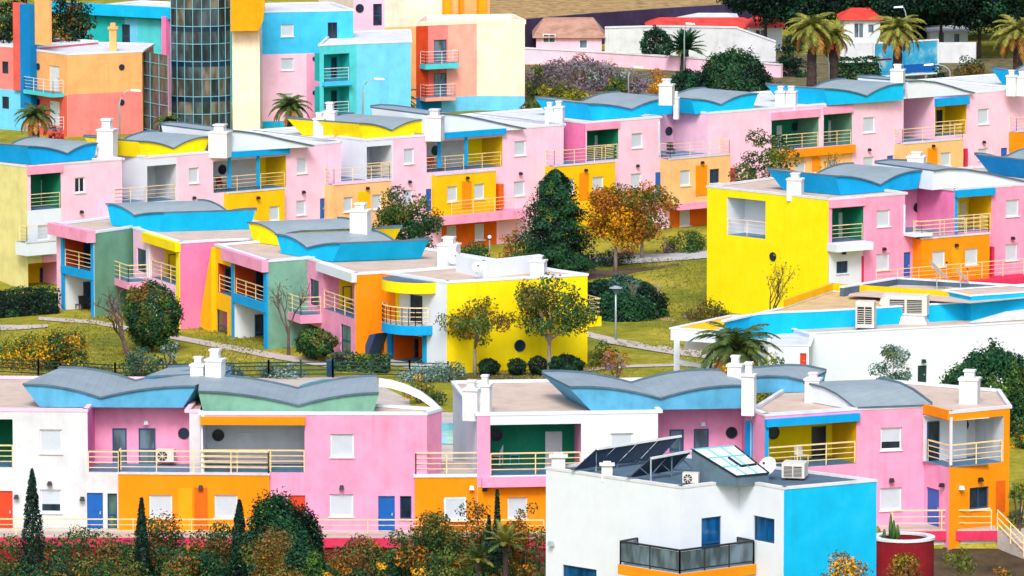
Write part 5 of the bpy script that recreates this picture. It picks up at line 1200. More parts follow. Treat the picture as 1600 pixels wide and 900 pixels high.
def limbs(parent, base, h, crown, r0, mat, n=5, lean=0.0, name='trunk', cl=None):
    m = MB(); b = V3(base); fork = h*.45
    f = b + V3((lean*h*.3, 0, fork)); top = b + V3((lean*h, 0, h))
    m.tube([b - V3((0, 0, .2)), b + V3((lean*h*.1, 0, fork*.5)), f], [r0*1.25, r0, r0*.8], mat, 9)
    m.tube([f, f.lerp(top, .5)+V3((.1, .05, 0)), top], [r0*.75, r0*.5, r0*.2], mat, 7)
    tg = cl if cl else []
    for i in range(min(n, len(tg))):
        e = V3(tg[i][0]); s = f.lerp(top, .15*i/ max(1, n)); mid = s.lerp(e, .55)+V3((0, 0, .15*(e-s).length))
        m.tube([s, mid, e], [r0*.5, r0*.32, r0*.1], mat, 6)
    return m.build(name, parent, smooth=True, weld=False)
def tree(label, x, yb, yt, w, mats, wts, leaf=.30, n=34, per=95, trunk=.35, bark='bark', group=None, asp=.55, cr=.34, name='leafy_tree', cat='tree', shape=None, lean=0.0, H=None, dens=1.0, fork=5, D=None):
    p, h = stand(x, yb, yt, D); k = ppm(p); R = w/k/2; leaf *= .76
    T = thing(name, label, cat, p, group); ch = h*(1-trunk); c = (p.x+lean*h*.7, p.y, p.z+h*trunk+ch/2)
    n = int(n*1.25); cl = crown_clumps(c, R*.92, ch*.46, n, cr*1.05, shape=shape)
    C_, D_, K_ = clump_points(cl, 1.55*per*dens*(.3/leaf)**2); mi = pick(K_, len(cl), wts)
    limbs(T, p, h*(trunk+.35), c, max(.07, h*.022), bark, fork, lean, cl=cl)
    leaf_mesh('crown', T, C_, D_, leaf, mats, mi, asp); return T
def bush(label, x, yb, yt, w, mats, wts, leaf=.22, n=16, per=120, group=None, cat='bush', name='round_bush', depth=None, cr=.45, D=None, dens=1.0, kind=None, top=.8):
    p, h = stand(x, yb, yt, D); k = ppm(p); R = w/k/2; leaf *= .76; per *= .8; n = int(n*1.3)
    o = thing(name, label, cat, p, group); dp = depth or R
    cl = []
    for i in range(n):
        a = rng.uniform(0, 2*math.pi); rr = math.sqrt(rng.random())*.85; r = min(h, max(R*.8, .5))*cr*rng.uniform(.7, 1.15)
        zf = max(.08, rng.uniform(.05, 1)**top*(1-rr*rr*.55) - .62*r/h)
        cl.append(((p.x+math.cos(a)*rr*R*.9, p.y+math.sin(a)*rr*dp*.9, p.z+zf*h), (r, r, r*.8)))
    C_, D_, K_ = clump_points(cl, 2.0*per*dens*(.22/leaf)**2); ok = (C_[:, 2] > p.z-.15) & (C_[:, 2] < p.z+h*1.05); C_, D_, K_ = C_[ok], D_[ok], K_[ok]
    m = MB()
    for i in range(5):
        a = i*1.26; m.tube([V3((p.x+.05*math.cos(a), p.y+.05*math.sin(a), p.z-.1)), V3((p.x+R*.45*math.cos(a), p.y+dp*.45*math.sin(a), p.z+h*.6))], [.05, .02], 'twig', 5)
    m.build('stem', o, weld=False)
    leaf_mesh('foliage', o, C_, D_, leaf, mats, pick(K_, n, wts)); return o
def cypress(label, x, yb, yt, w, group='slim cypresses in the foreground', D=266):
    p, h = stand(x, yb, yt, D); k = ppm(p); R = w/k/2*1.35; T = thing('cypress_tree', label, 'tree', p, group)
    n = int(9000*max(.3, R)); z = rng.random(n)**.85; prof = R*np.minimum(1, (1-z)*1.7)**.75*np.minimum(1, .55+z*3); a = rng.uniform(0, 2*math.pi, n)
    lump = 1+.14*np.sin(a*3+z*21)+.10*np.sin(z*47+a); rr = prof*np.sqrt(rng.uniform(.25, 1, n))*lump
    C_ = np.stack([p.x+rr*np.cos(a), p.y+rr*np.sin(a), p.z+z*h], 1); D_ = np.stack([np.cos(a), np.sin(a), np.full(n, 1.6)], 1)
    m = MB(); m.tube([p-V3((0, 0, .3)), p+V3((0, 0, h*.9))], [.14, .02], 'bark', 7); m.build('trunk', T)
    leaf_mesh('crown', T, C_, D_, .2, ['leaf_pine', 'leaf_dark'], rng.choice(2, n, p=[.8, .2]), .35, .1)
def palm(label, x, yb, yc, spread, nf=26, mats=('frond', 'frond_dry'), dry=.25, group=None, trunk_r=.28, droop=1.0, fruit=False, D=None, stiff=False, thick=1.0):
    p, h = stand(x, yb, yc, D); k = ppm(p); L = spread/k/2*1.12
    T = thing('palm_tree', label, 'palm', p, group); top = p+V3((0, 0, h)); m = MB()
    segs = max(4, int(h/.35)); pts = [p.lerp(top, i/segs) for i in range(segs+1)]
    m.tube([p-V3((0, 0, .3))]+pts[1:], [trunk_r*1.25]+[trunk_r*(1.05-.25*i/segs)*(1+.10*(i % 2)) for i in range(1, segs+1)], 'palm_bark', 10); m.build('trunk', T)
    m = MB(); lm = list(mats)
    for i in range(nf):
        az = i*2.39996+rng.uniform(-.2, .2); t0 = i/nf; el = math.radians(82-105*t0**.9*droop) if not stiff else math.radians(78-88*t0)
        l = L*rng.uniform(.85, 1.1); mt = lm[1] if (t0 > 1-dry and len(lm) > 1) else lm[0]
        d = V3((math.cos(az), math.sin(az), 0)); pos = top.copy(); pr = [pos.copy()]; e = el; ns = 9
        for s in range(ns):
            pos = pos + (d*math.cos(e)+V3((0, 0, 1))*math.sin(e))*(l/ns); pr.append(pos.copy()); e -= (.20 if not stiff else .07)*droop
        m.tube(pr, [.035*(1-.8*j/ns)*thick for j in range(ns+1)], mt, 4, cap=False)
        side = V3((-d.y, d.x, 0))
        for j in range(1, ns+1):
            for q in range(3):
                f = (j-1+(q+rng.random()*.6)/3)/ns; i0 = min(int(f*ns), ns-1); a = pr[i0].lerp(pr[i0+1], f*ns-i0); tg = (pr[i0+1]-pr[i0]).normalized()
                ll = l*.30*math.sin(math.pi*min(1, .12+.88*f))**.6*(1.05-.35*f)
                for sg in (-1, 1):
                    dr = (side*sg*.8+tg*.75+V3((0, 0, -.35*droop if not stiff else .05))+V3(rng.normal(0, .10, 3))).normalized(); wv = tg*(.045*thick*max(1, l*.45))
                    m.poly([a-wv, a+wv, a+dr*ll], mt)
    m.build('crown', T, weld=False)
    if fruit:
        f = MB()
        for i in range(7):
            a = i*.9; b = top+V3((.25*math.cos(a), .25*math.sin(a)-.1, -.2)); c = b+V3((.5*math.cos(a), .5*math.sin(a)-.15, -.75))
            f.tube([b, b.lerp(c, .5)+V3((0, 0, .1)), c], [.07, .16, .10], 'berry', 6)
        f.build('fruit', T)
    return T
def bare_tree(label, x, yb, yt, w, mat='twig', n=6, seed=1, group=None, lean=0.0, leaves=None, r=None, D=None):
    p, h = stand(x, yb, yt, D); k = ppm(p); T = thing('bare_tree', label, 'tree', p, group); rr = random.Random(seed); m = MB(); tips = []; sp = w/k/2/h
    def grow(a, d, l, r, lv):
        b = a+d*l; mid = a.lerp(b, .5)+V3((rr.uniform(-1, 1), rr.uniform(-1, 1), 0))*l*.06
        m.tube([a, mid, b], [r, r*.8, r*.6], mat, 5 if lv else 7, cap=False)
        if lv >= 4: tips.append(b); return
        for i in range(3 if lv < 3 else 3):
            e = (d + V3((rr.uniform(-1, 1)*1.25*sp*1.6, rr.uniform(-1, 1)*.8, rr.uniform(-.1, .55)))).normalized(); grow(b if i else mid.lerp(b, .6), e, l*rr.uniform(.62, .85), r*.58, lv+1)
    r0 = r or max(.06, h*.02); grow(p-V3((0, 0, .15)), V3((lean, 0, 1)).normalized(), h*.30, r0, 0); m.build('branches', T, weld=False)
    if leaves:
        C_ = np.array([tuple(t+V3((rr.uniform(-.3, .3), rr.uniform(-.3, .3), rr.uniform(-.3, .3)))) for t in tips for _ in range(leaves[1])]); leaf_mesh('foliage', T, C_, rng.normal(0, 1, C_.shape), leaves[2], [leaves[0]], np.zeros(len(C_)))
    return T
def hedge(label, pts, yt, mats, wts, width=1.2, leaf=.18, per=260, group=None):
    """clipped hedge along ground points; yt = photo row of its top at the first point"""
    G = [gpt(x, y) for x, y in pts]; h = (pts[0][1]-yt)/ppm(G[0]); T = thing('clipped_hedge', label, 'hedge', G[0], group); C_, D_ = [], []
    m = MB()
    for a, b in zip(G[:-1], G[1:]):
        L = (b-a).length; n = int(per*L*(h+width)*.5*(.18/leaf)**2); u = (b-a)/L; nn = V3((u.y, -u.x, 0))
        if nn.y > 0: nn = -nn
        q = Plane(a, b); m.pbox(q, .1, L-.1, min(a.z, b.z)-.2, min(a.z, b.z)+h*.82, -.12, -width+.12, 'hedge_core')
        for i in range(n):
            s = rng.random()*L; f = rng.random()
            if f < h/(h+width): o, z, d = 0, rng.random()*h, (nn.x, nn.y, .2)
            else: o, z, d = rng.random()*width, h, (0, 0, 1)
            j = rng.normal(0, .07, 3); c = a+u*s - nn*o; C_.append((c.x+j[0], c.y+j[1], a.z+(b.z-a.z)*s/L+z+j[2]+.06*math.sin(s*2.3))); D_.append(d)
    m.build('stem', T, weld=False); C_ = np.array(C_); K = (np.floor(C_[:, 0]*1.3)+np.floor(C_[:, 2]*2)*7).astype(int); K -= K.min()
    leaf_mesh('foliage', T, C_, np.array(D_), leaf, mats, pick(K, K.max()+1, wts, .3)); return T
def dome(label, x, yb, yt, w, mats, wts, leaf=.16, group=None, cat='bush', name='round_bush', D=None, depth=None, bumps=34, amp=.20, shape='dome', lift=0.0, squash=1.0):
    """dense crown: leaves in a thick lumpy shell over a dome, an egg or a cone"""
    p, h = stand(x, yb, yt, D); k = ppm(p); R = w/k/2; dp = depth or R; T = thing(name, label, cat, p, group)
    B = rng.normal(0, 1, (bumps, 3)); B[:, 2] = np.abs(B[:, 2])*.8-.15; B /= np.linalg.norm(B, axis=1)[:, None]; Bw = rng.uniform(.5, 1.2, bumps); Bm = pick(np.arange(bumps), bumps, wts, 0)
    area = 2*math.pi*max(R*dp, R*h*.6)*1.15; n = int(3.6*area/(leaf*leaf*.3))
    d = rng.normal(0, 1, (n, 3)); d[:, 2] = np.abs(d[:, 2])-.12*rng.random(n) if shape == 'dome' else d[:, 2]; d /= np.linalg.norm(d, axis=1)[:, None]
    c = d @ B.T; bi = np.argmax(c, 1); g = np.clip((np.max(c, 1)-.80)/.2, 0, 1); f = (1-amp) + amp*1.15*g*Bw[bi]; f *= rng.uniform(.70, 1.0, n)**.5*(1+rng.normal(0, .035, n))
    z0 = h*lift
    if shape == 'dome': P_ = np.stack([d[:, 0]*R*f, d[:, 1]*dp*f, z0+np.maximum(.02, d[:, 2])*(h-z0)*f], 1)
    elif shape == 'egg': f = f*(1+rng.normal(0, .05, n)+.07*np.sin(d[:, 2]*9+d[:, 0]*7)); P_ = np.stack([d[:, 0]*R*f, d[:, 1]*dp*f, z0+(h-z0)*.5+d[:, 2]*(h-z0)*.5*f], 1)
    else:
        t = rng.random(n)**1.25; a = rng.uniform(0, 2*math.pi, n); lay = 1-.38*np.abs(np.sin(t*19+2.2*np.sin(a*2)+a)); r = R*np.minimum(1, (1-t)**.55*1.08)*np.minimum(1, .7+t*3)*lay*np.sqrt(rng.uniform(.2, 1, n))*(1+.22*np.sin(a*5+t*9)+.16*np.sin(a*2+t*23)+rng.normal(0, .10, n))
        P_ = np.stack([r*np.cos(a), r*np.sin(a), z0+t*(h-z0)-.10*r], 1); d = np.stack([np.cos(a), np.sin(a), np.full(n, .5)], 1); bi = (np.floor(a*2.2)+np.floor(t*9)*3).astype(int) % bumps
    mi = Bm[bi]; st = rng.random(n) < .16; mi[st] = rng.choice(len(wts), st.sum(), p=np.array(wts)/sum(wts))
    m = MB(); r0 = max(.08, h*.02); m.tube([p-V3((0, 0, .2)), p+V3((0, 0, h*.45)), p+V3((.1, 0, h*.8))], [r0*1.2, r0*.8, r0*.2], 'bark', 7)
    for i in range(6): m.tube([p+V3((0, 0, h*(.2+.06*i))), p+V3((R*.6*math.cos(i*2.4), dp*.6*math.sin(i*2.4), h*(.35+.07*i)))], [r0*.5, r0*.12], 'bark', 5)
    m.build('trunk' if cat == 'tree' else 'stem', T, weld=False)
    leaf_mesh('crown' if cat == 'tree' else 'foliage', T, P_+np.array([p.x, p.y, p.z]), d, leaf, mats, mi, .5, .15); return T
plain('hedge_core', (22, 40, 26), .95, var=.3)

MIDT = 'trees on the lawn between the rows'
dome('dark green pointed conifer between the far row and the middle row', 868, 426, 264, 150, ['leaf_dark', 'leaf_pine', 'leaf_mid'], [5, 2, 2], .19, MIDT, 'tree', 'conifer_tree', shape='cone', lift=.04)
tree('orange autumn tree on a pale trunk right of the dark conifer', 962, 424, 288, 108, ['leaf_rust', 'leaf_brown', 'leaf_olive', 'leaf_gold'], [6, 2, 1.5, 1], .26, 42, 90, .26, 'bark_pale', MIDT)
tree('brownish autumn tree with olive leaves in front of the apricot house', 1003, 404, 274, 104, ['leaf_rust', 'leaf_olive', 'leaf_mid'], [3, 5, 3], .26, 38, 96, .16, 'bark_pale', MIDT)
tree('young loose green tree in front of the white recessed terrace', 634, 388, 292, 112, ['leaf_mid', 'leaf_olive', 'leaf_dark', 'leaf_brown'], [4, 3, 5, .5], .27, 38, 110, .08, 'bark', MIDT, D=397)
tree('grey-brown thinning tree in front of the double green loggia', 1196, 296, 190, 108, ['leaf_olive', 'leaf_mid', 'leaf_dark'], [5, 2, 3], .29, 34, 92, .10, 'bark', MIDT, D=410)
tree('small canopy tree with brown and green leaves in front of the yellow gable', 742, 588, 462, 118, ['leaf_brown', 'leaf_olive', 'leaf_mid'], [4, 4, 2], .24, 26, 58, .42, 'bark_pale', MIDT, cr=.30)
tree('larger green canopy tree in front of the yellow gable', 858, 588, 428, 152, ['leaf_olive', 'leaf_mid', 'leaf_brown', 'leaf_dark'], [5, 4, 2, 2], .25, 40, 70, .34, 'bark_pale', MIDT, cr=.27)
tree('airy olive tree against the plain white wall', 1394, 598, 538, 72, ['leaf_silver', 'leaf_blue', 'leaf_olive'], [2, 4, 2], .18, 34, 95, .10, 'bark', MIDT, D=317)
dome('large dense dark green tree at the right edge beyond the front row', 1545, 640, 526, 196, ['leaf_dark', 'leaf_mid', 'leaf_olive'], [5, 3, 1.5], .2, MIDT, 'tree', 'leafy_tree', D=311)
bare_tree('bare leaning tree with wide crooked branches on the left lawn', 205, 560, 424, 150, 'twig', seed=4, group='leafless trees', lean=-.35, r=.17)
bare_tree('dark bare tree against the dusty green end wall', 451, 556, 408, 86, 'twig', seed=9, group='leafless trees', leaves=('leaf_olive', 1, .14))
bare_tree('small bare yellow-twigged tree in front of the lemon yellow wall', 1206, 486, 400, 84, 'bark', seed=12, group='leafless trees', leaves=('leaf_yellowgreen', 2, .16), D=364)
bare_tree('thin bare sapling on the lawn left of the lemon yellow wall', 1022, 496, 428, 40, 'bark_pale', seed=5, group='leafless trees')
bare_tree('nearly leafless tree in front of the orange wall of the far row', 1302, 282, 218, 46, 'bark', seed=8, group='leafless trees', leaves=('leaf_gold', 2, .2), D=412)
bare_tree('leafless tree behind the tall bush beside the hot pink wall', 210, 530, 440, 60, 'twig', seed=21, group='leafless trees')
bare_tree('pale slim bare tree in front of the dark round hedge', 985, 500, 428, 34, 'bark_pale', seed=15, group='leafless trees')

BU = 'bushes round the lawn'
dome('tall egg-shaped bush, olive on top and dark green below, beside the bare tree', 238, 550, 438, 92, ['leaf_olive', 'leaf_dark', 'leaf_mid', 'leaf_brown'], [4, 4, 2, 1.5], .17, BU, shape='egg', amp=.14)
dome('low round bush in front of the pink balcony and glass door', 494, 564, 512, 66, ['leaf_dark', 'leaf_olive', 'leaf_mid'], [4, 3, 2], .16, BU, shape='egg')
bush('yellow-flowering mound at the left, nearest the corner', 45, 572, 522, 130, ['leaf_yellowgreen', 'leaf_dark', 'leaf_gold', 'leaf_mid'], [4, 3, 3, 2], .22, 30, 130, BU)
bush('yellow-tipped dark bush in front of the pool fence', 95, 578, 506, 104, ['leaf_gold', 'leaf_dark', 'leaf_yellowgreen', 'leaf_mid'], [3, 5, 2, 2], .22, 26, 140, BU)
bush('blue-green feathery shrub left of the white chimneys', 218, 590, 530, 70, ['leaf_blue', 'leaf_dark'], [5, 3], .22, 18, 130, BU)
bush('tall blue-green shrub just left of the white chimneys', 264, 586, 524, 44, ['leaf_blue', 'leaf_dark', 'leaf_silver'], [5, 2, 2], .22, 14, 130, BU)
bush('low red-flecked shrub under the blue-green ones', 165, 592, 566, 70, ['leaf_dark', 'leaf_rust', 'leaf_mid'], [4, 2, 3], .2, 12, 120, BU)
for lab, x, yb, yt, w_ in (('silver-grey shrub right of the white chimneys', 362, 590, 564, 60), ('silver-grey shrub behind the fence, left of the blue bin', 440, 590, 558, 90), ('silver-grey shrub right of the blue bin', 655, 594, 562, 80), ('broad silver-grey shrub at the corner of the yellow gable', 700, 596, 556, 66)):
    bush(lab, x, yb, yt, w_, ['leaf_silver', 'leaf_blue'], [4, 3], .18, 16, 130, 'silvery shrubs along the pool fence')
hedge('low dark hedge in front of the orange wall', [(515, 580), (605, 584)], 556, ['leaf_dark', 'leaf_mid'], [3, 2])
hedge('tall dark hedge with a golden top at the left edge', [(-30, 500), (95, 490)], 462, ['leaf_dark', 'leaf_pine'], [3, 2], 1.5)
bush('golden hedge top row behind the dark hedge at the left', 40, 480, 448, 130, ['leaf_yellowgreen', 'leaf_gold', 'leaf_mid'], [4, 2, 2], .2, 18, 130, BU)
for i, (lab, x, w_, yt) in enumerate((('round clipped dark bush at the left end of the row below the yellow gable', 764, 34, 562), ('clipped dark bush, second from the left below the yellow gable', 808, 30, 561), ('clipped dark bush between the two canopy trunks and the round window', 841, 32, 558), ('widest clipped dark bush at the right end below the yellow gable', 884, 56, 556))):
    dome(lab, x, 587, yt-2, w_, ['leaf_pine', 'leaf_dark'], [3, 3], .12, 'clipped bushes below the yellow gable', 'bush', 'clipped_bush', amp=.08, shape='egg')
bush('yellow and green shrub behind the curved white roof rim', 655, 632, 582, 56, ['leaf_gold', 'leaf_mid', 'leaf_dark'], [3, 3, 3], .2, 12, 110, BU)
bush('dark green shrub behind the curved white roof rim', 680, 636, 592, 40, ['leaf_dark', 'leaf_mid'], [3, 2], .2, 10, 110, BU)
dome('huge dark rounded hedge mass behind the yellow gable', 975, 494, 430, 138, ['leaf_dark', 'leaf_pine', 'leaf_blue'], [5, 3, 1.5], .19, BU, depth=3.0)
dome('dark hedge running behind the yellow house corner', 926, 488, 436, 86, ['leaf_dark', 'leaf_pine'], [4, 3], .19, BU)
bush('olive shrub at the right corner of the yellow gable', 945, 572, 530, 52, ['leaf_olive', 'leaf_mid', 'leaf_dark'], [4, 3, 2], .2, 14, 130, BU)
bush('pinkish rust shrub on the path edge, right of the yellow gable', 962, 596, 540, 56, ['leaf_rust', 'leaf_brown', 'leaf_dry'], [3, 3, 3], .2, 16, 110, BU)
bush('rust and green shrubs at the foot of the lemon yellow wall', 1105, 508, 462, 80, ['leaf_brown', 'leaf_olive', 'leaf_dark'], [4, 3, 2], .22, 18, 100, BU)
bush('pale dry shrub left of the lemon yellow wall', 1078, 500, 470, 36, ['leaf_dry', 'leaf_brown', 'leaf_olive'], [3, 2, 2], .2, 10, 90, BU)
bush('orange shrub beneath the palm by the canopy', 1125, 590, 556, 90, ['leaf_rust', 'leaf_gold', 'leaf_brown'], [4, 2, 2], .2, 18, 120, BU, D=315)
bush('olive and yellow shrub right of the palm by the canopy', 1208, 590, 548, 84, ['leaf_olive', 'leaf_yellowgreen', 'leaf_mid'], [3, 2, 3], .2, 18, 120, BU, D=315)
bush('green bush in front of the red door of the low building', 1238, 588, 552, 44, ['leaf_mid', 'leaf_dark'], [3, 3], .2, 10, 120, BU, D=316)
bush('dark green bush below the basement shutters of the far row', 740, 404, 372, 56, ['leaf_dark', 'leaf_mid'], [4, 2], .24, 14, 130, BU)
bush('green bush in front of the basement of the apricot house', 1074, 394, 352, 66, ['leaf_dark', 'leaf_mid', 'leaf_olive'], [4, 3, 1], .24, 16, 130, BU)
bush('rust coloured bush left of the dark conifer', 803, 408, 344, 50, ['leaf_rust', 'leaf_brown', 'leaf_olive'], [4, 3, 2], .24, 16, 100, BU)
bush('low mixed undergrowth beneath the autumn trees', 955, 414, 388, 130, ['leaf_dark', 'leaf_brown', 'leaf_dry'], [4, 2, 2], .22, 20, 110, BU, depth=1.2)
bush('small pinkish bush beside the autumn trees', 1040, 396, 366, 34, ['leaf_dry', 'leaf_brown'], [3, 2], .2, 8, 90, BU)
bush('pink flowering bush under the orange autumn tree', 972, 406, 382, 50, ['berry', 'leaf_dark', 'leaf_dry'], [3, 3, 2], .2, 10, 90, BU)
palm('bushy palm in front of the low blue and white building', 1150, 592, 548, 150, 40, ('frond', 'frond_dry'), .2, trunk_r=.3, group='palms', D=317, thick=1.4)

FG = 'shrubs of the front garden'
cypress('slim dark cypress in front of the white wall at the left', 50, 940, 734, 34)
cypress('slim dark cypress in front of the orange wall and its left shutter', 221, 930, 778, 24)
cypress('slim dark cypress beside the round green bush', 374, 930, 782, 32)
cypress('short cypress in front of the orange wall near the white house', 777, 880, 766, 15)
cypress('lower cypress companion just left of the short one', 764, 886, 806, 12)
def fb(label, x, yt, w_, mats, wts, yb=925, leaf=.2, n=24, per=115, D=268, dens=1.0, cr=.40): return bush(label, x, yb, yt-14, w_*1.2, mats, wts, leaf, int(n*1.4), per*1.2, FG, D=D, dens=dens, cr=cr, name='garden_shrub', cat='shrub', top=.5)
rusty = ['leaf_dark', 'leaf_bronze', 'leaf_rust', 'leaf_mid', 'leaf_olive']
fb('low dark shrub under the crimson edge at far left', 75, 848, 110, rusty, [6, 2, 0.4, 2, 1], D=272)
fb('dense dark shrub between the second cypress and its taller neighbour', 200, 836, 120, rusty, [6, 2, 0.4, 2, 1], D=272, n=30)
fb('rust-topped shrub right behind the third cypress', 372, 818, 110, rusty, [3, 3, 1.2, 2, 2], D=271, n=28)
fb('low olive shrub below the crimson edge, right of the round green tree', 565, 846, 120, rusty, [3, 3, 0.8, 2, 3], D=272, n=26)
fb('low rusty shrub between the golden ones and the blue door', 610, 832, 90, rusty, [4, 3, 0.8, 2, 2], D=272)
fb('dark shrub in front of the orange wall, right of the blue door', 700, 812, 110, rusty, [5, 2, 0.4, 2, 2], D=272, n=28)
fb('dense olive shrub between the two short cypresses', 775, 818, 110, rusty, [3, 2, 0.4, 3, 4], D=271, n=28)
fb('dark ground-hugging shrub at the bottom, left of the second cypress', 170, 868, 150, rusty, [6, 2, 0.4, 2, 1], D=264, n=26)
fb('dark ground-hugging shrub at the bottom, right of the second cypress', 300, 860, 150, rusty, [6, 2, 0.4, 2, 1], D=264, n=26)
fb('dark shrub at the bottom beside the first cypress', 70, 872, 140, rusty, [6, 2, 0.4, 2, 1], D=264, n=26)
fb('dark green shrub beneath the spiky palms', 760, 866, 130, rusty, [5, 1, 0.4, 4, 2], D=265, n=24)
fb('low green shrub at the bottom, below the small middle golden one', 560, 884, 120, rusty, [5, 2, 0.4, 3, 1], D=263, n=20)
fb('rust shrub at the bottom under the stairs', 1560, 880, 90, ['leaf_olive', 'leaf_rust', 'leaf_mid'], [3, 2, 3], D=262, n=20)
fb('dark shrub with rust tips in the bottom left corner', 20, 838, 110, rusty, [5, 2, 0.4, 2, 1])
fb('dark shrub with rust tips between the first two cypresses', 135, 826, 150, rusty, [4, 3, 0.6, 2, 1], n=30)
fb('tall rust-tipped shrub right of the second cypress', 265, 800, 140, rusty, [4, 3, 0.8, 2, 1], n=34)
fb('rust-tipped dark shrub left of the third cypress', 325, 812, 110, rusty, [5, 2, 0.8, 2, 1], n=28)
dome('round dome-shaped dark green bush in front of the pink wall', 440, 925, 770, 172, ['leaf_dark', 'leaf_pine', 'leaf_mid'], [6, 2, 2], .16, FG, D=262.5, amp=.26, lift=.3)
fb('broad autumn-brown shrub in front of the round green bush', 425, 838, 140, ['leaf_bronze', 'leaf_rust', 'leaf_olive', 'leaf_brown'], [4, 1, 2, 2], n=34, D=256, yb=945)
fb('autumn-brown shrub below the pink wall and crimson edge', 520, 846, 130, ['leaf_bronze', 'leaf_olive', 'leaf_rust', 'leaf_brown'], [4, 2, 1, 2], n=26)
fb('golden yellow shrub at the bottom, left one', 505, 868, 100, ['leaf_gold', 'leaf_rust'], [5, 2], yb=940, n=22, D=250)
fb('golden yellow shrub at the bottom, small middle one', 590, 872, 57, ['leaf_gold', 'leaf_yellowgreen'], [4, 2], yb=940, n=16, D=250)
fb('golden yellow shrub at the bottom, right one', 650, 856, 82, ['leaf_gold', 'leaf_rust'], [5, 1], yb=940, n=22, D=250)
fb('dark shrub between the golden ones', 620, 856, 60, ['leaf_dark', 'leaf_mid'], [4, 2], n=14)
fb('rust and green shrub in front of the blue door', 665, 800, 110, rusty, [3, 4, 0.8, 2, 3], n=32)
fb('rust and green shrub below the orange wall shutter', 740, 796, 120, rusty, [3, 3, 0.8, 2, 4], n=32)
fb('tall mixed shrub beside the white house wall', 815, 776, 84, ['leaf_brown', 'leaf_rust', 'leaf_olive', 'leaf_mid'], [3, 3, 3, 2], n=28)
fb('mixed green shrub beneath the crimson parasols', 700, 856, 110, ['leaf_dark', 'leaf_olive', 'leaf_mid'], [3, 3, 2], n=20, D=265)
fb('olive shrub at the foot of the white house', 840, 856, 60, ['leaf_olive', 'leaf_mid', 'leaf_dark'], [3, 2, 2], n=14, D=265)
palm('small spiky garden palm left of the bollard', 790, 905, 848, 70, 22, ('frond_pale', 'frond'), .3, trunk_r=.14, group='palms', D=264, stiff=True)
palm('low spiky palm near the short cypress', 748, 915, 872, 60, 20, ('frond', 'frond_pale'), .3, trunk_r=.14, group='palms', D=264, stiff=True)
fb('golden-rust shrub at the foot of the blue house side', 1325, 862, 120, ['leaf_olive', 'leaf_gold', 'leaf_brown', 'leaf_mid'], [3, 2, 2, 2], n=34, D=243, yb=960, dens=1.5)
fb('dense golden-rust shrub under the maroon planter', 1425, 848, 150, ['leaf_yellowgreen', 'leaf_rust', 'leaf_brown', 'leaf_mid'], [3, 2, 2, 2], n=44, D=246, yb=960, dens=1.5)
fb('green-gold shrub left of the picket fence', 1500, 858, 110, ['leaf_olive', 'leaf_yellowgreen', 'leaf_mid'], [3, 2, 2], n=32, D=250, yb=960, dens=1.5)
bush('green shrub by the stairs at the right edge', 1592, 826, 740, 40, ['leaf_mid', 'leaf_dark', 'leaf_olive'], [3, 3, 2], .2, 16, 120, FG)
bush('orange-green shrub behind the orange corner house', 1600, 700, 640, 70, ['leaf_mid', 'leaf_gold', 'leaf_dark'], [3, 1, 3], .22, 16, 120, BU)
bush('flowering verge right of the orange corner house', 1598, 660, 632, 60, ['berry', 'leaf_mid', 'leaf_rust'], [2, 3, 2], .2, 12, 110, BU)

BG = 'trees behind the far row'
pm = dict(trunk_r=.42, group='palms', droop=1.0)
palm('tallest fan palm with pale crown left of the red-roofed house', 1268, 152, 46, 92, 40, ('frond_pale', 'frond_dry'), .25, thick=1.5, **pm)
palm('fan palm with red fruit just right of the tallest one', 1302, 148, 58, 72, 36, ('frond_pale', 'frond_dry'), .3, fruit=True, thick=1.5, **pm)
palm('fan palm in front of the blue billboard', 1402, 148, 48, 92, 40, ('frond_pale', 'frond_dry'), .22, fruit=True, thick=1.5, **pm)
palm('fan palm with dry skirt at the right edge', 1590, 142, 52, 96, 40, ('frond_pale', 'frond_dry'), .35, thick=1.5, **pm)
palm('stiff green palm in front of the grey-white wall', 1070, 112, 76, 66, 44, ('leaf_dark', 'frond'), .15, group='palms', trunk_r=.4, stiff=True, thick=2.0)
palm('drooping palm in front of the salmon and pale blue block', 56, 232, 182, 72, 30, ('frond', 'frond_dry'), .4, thick=1.6, group='palms', trunk_r=.3)
palm('palm in front of the pink wall beneath the square shutter', 454, 214, 168, 72, 32, ('frond', 'frond_dry'), .3, thick=1.6, group='palms', trunk_r=.3)
palm('palm leaning out before the light blue wall', 626, 200, 160, 66, 30, ('frond', 'frond_dry'), .3, thick=1.6, group='palms', trunk_r=.28)
palm('small bushy palm at the foot of the glass tower', 262, 218, 192, 50, 26, ('frond', 'frond'), .0, thick=1.6, group='palms', trunk_r=.25)
bush('red flowering shrub before the salmon block', 84, 226, 198, 40, ['berry', 'leaf_dark'], [3, 2], .3, 10, 90, BG)
dome('round dark tree-like bush before the white wall', 1026, 106, 42, 52, ['leaf_pine', 'leaf_dark'], [4, 2], .26, BG, shape='egg')
dome('very large dark green bush left of the fan palms', 1142, 172, 74, 134, ['leaf_dark', 'leaf_pine', 'leaf_mid'], [5, 2, 2], .26, BG)
dome('dark green hedge-like bush right of the orange bush', 1078, 158, 106, 80, ['leaf_dark', 'leaf_pine'], [4, 3], .26, BG)
bush('bright orange bush behind the white chimney', 1036, 158, 102, 66, ['leaf_gold', 'leaf_rust'], [4, 3], .3, 16, 150, BG)
bush('golden-brown bush on the bank at the right', 1512, 140, 84, 82, ['leaf_brown', 'leaf_mid', 'leaf_gold', 'leaf_dark'], [3, 3, 1, 3], .32, 24, 150, BG)
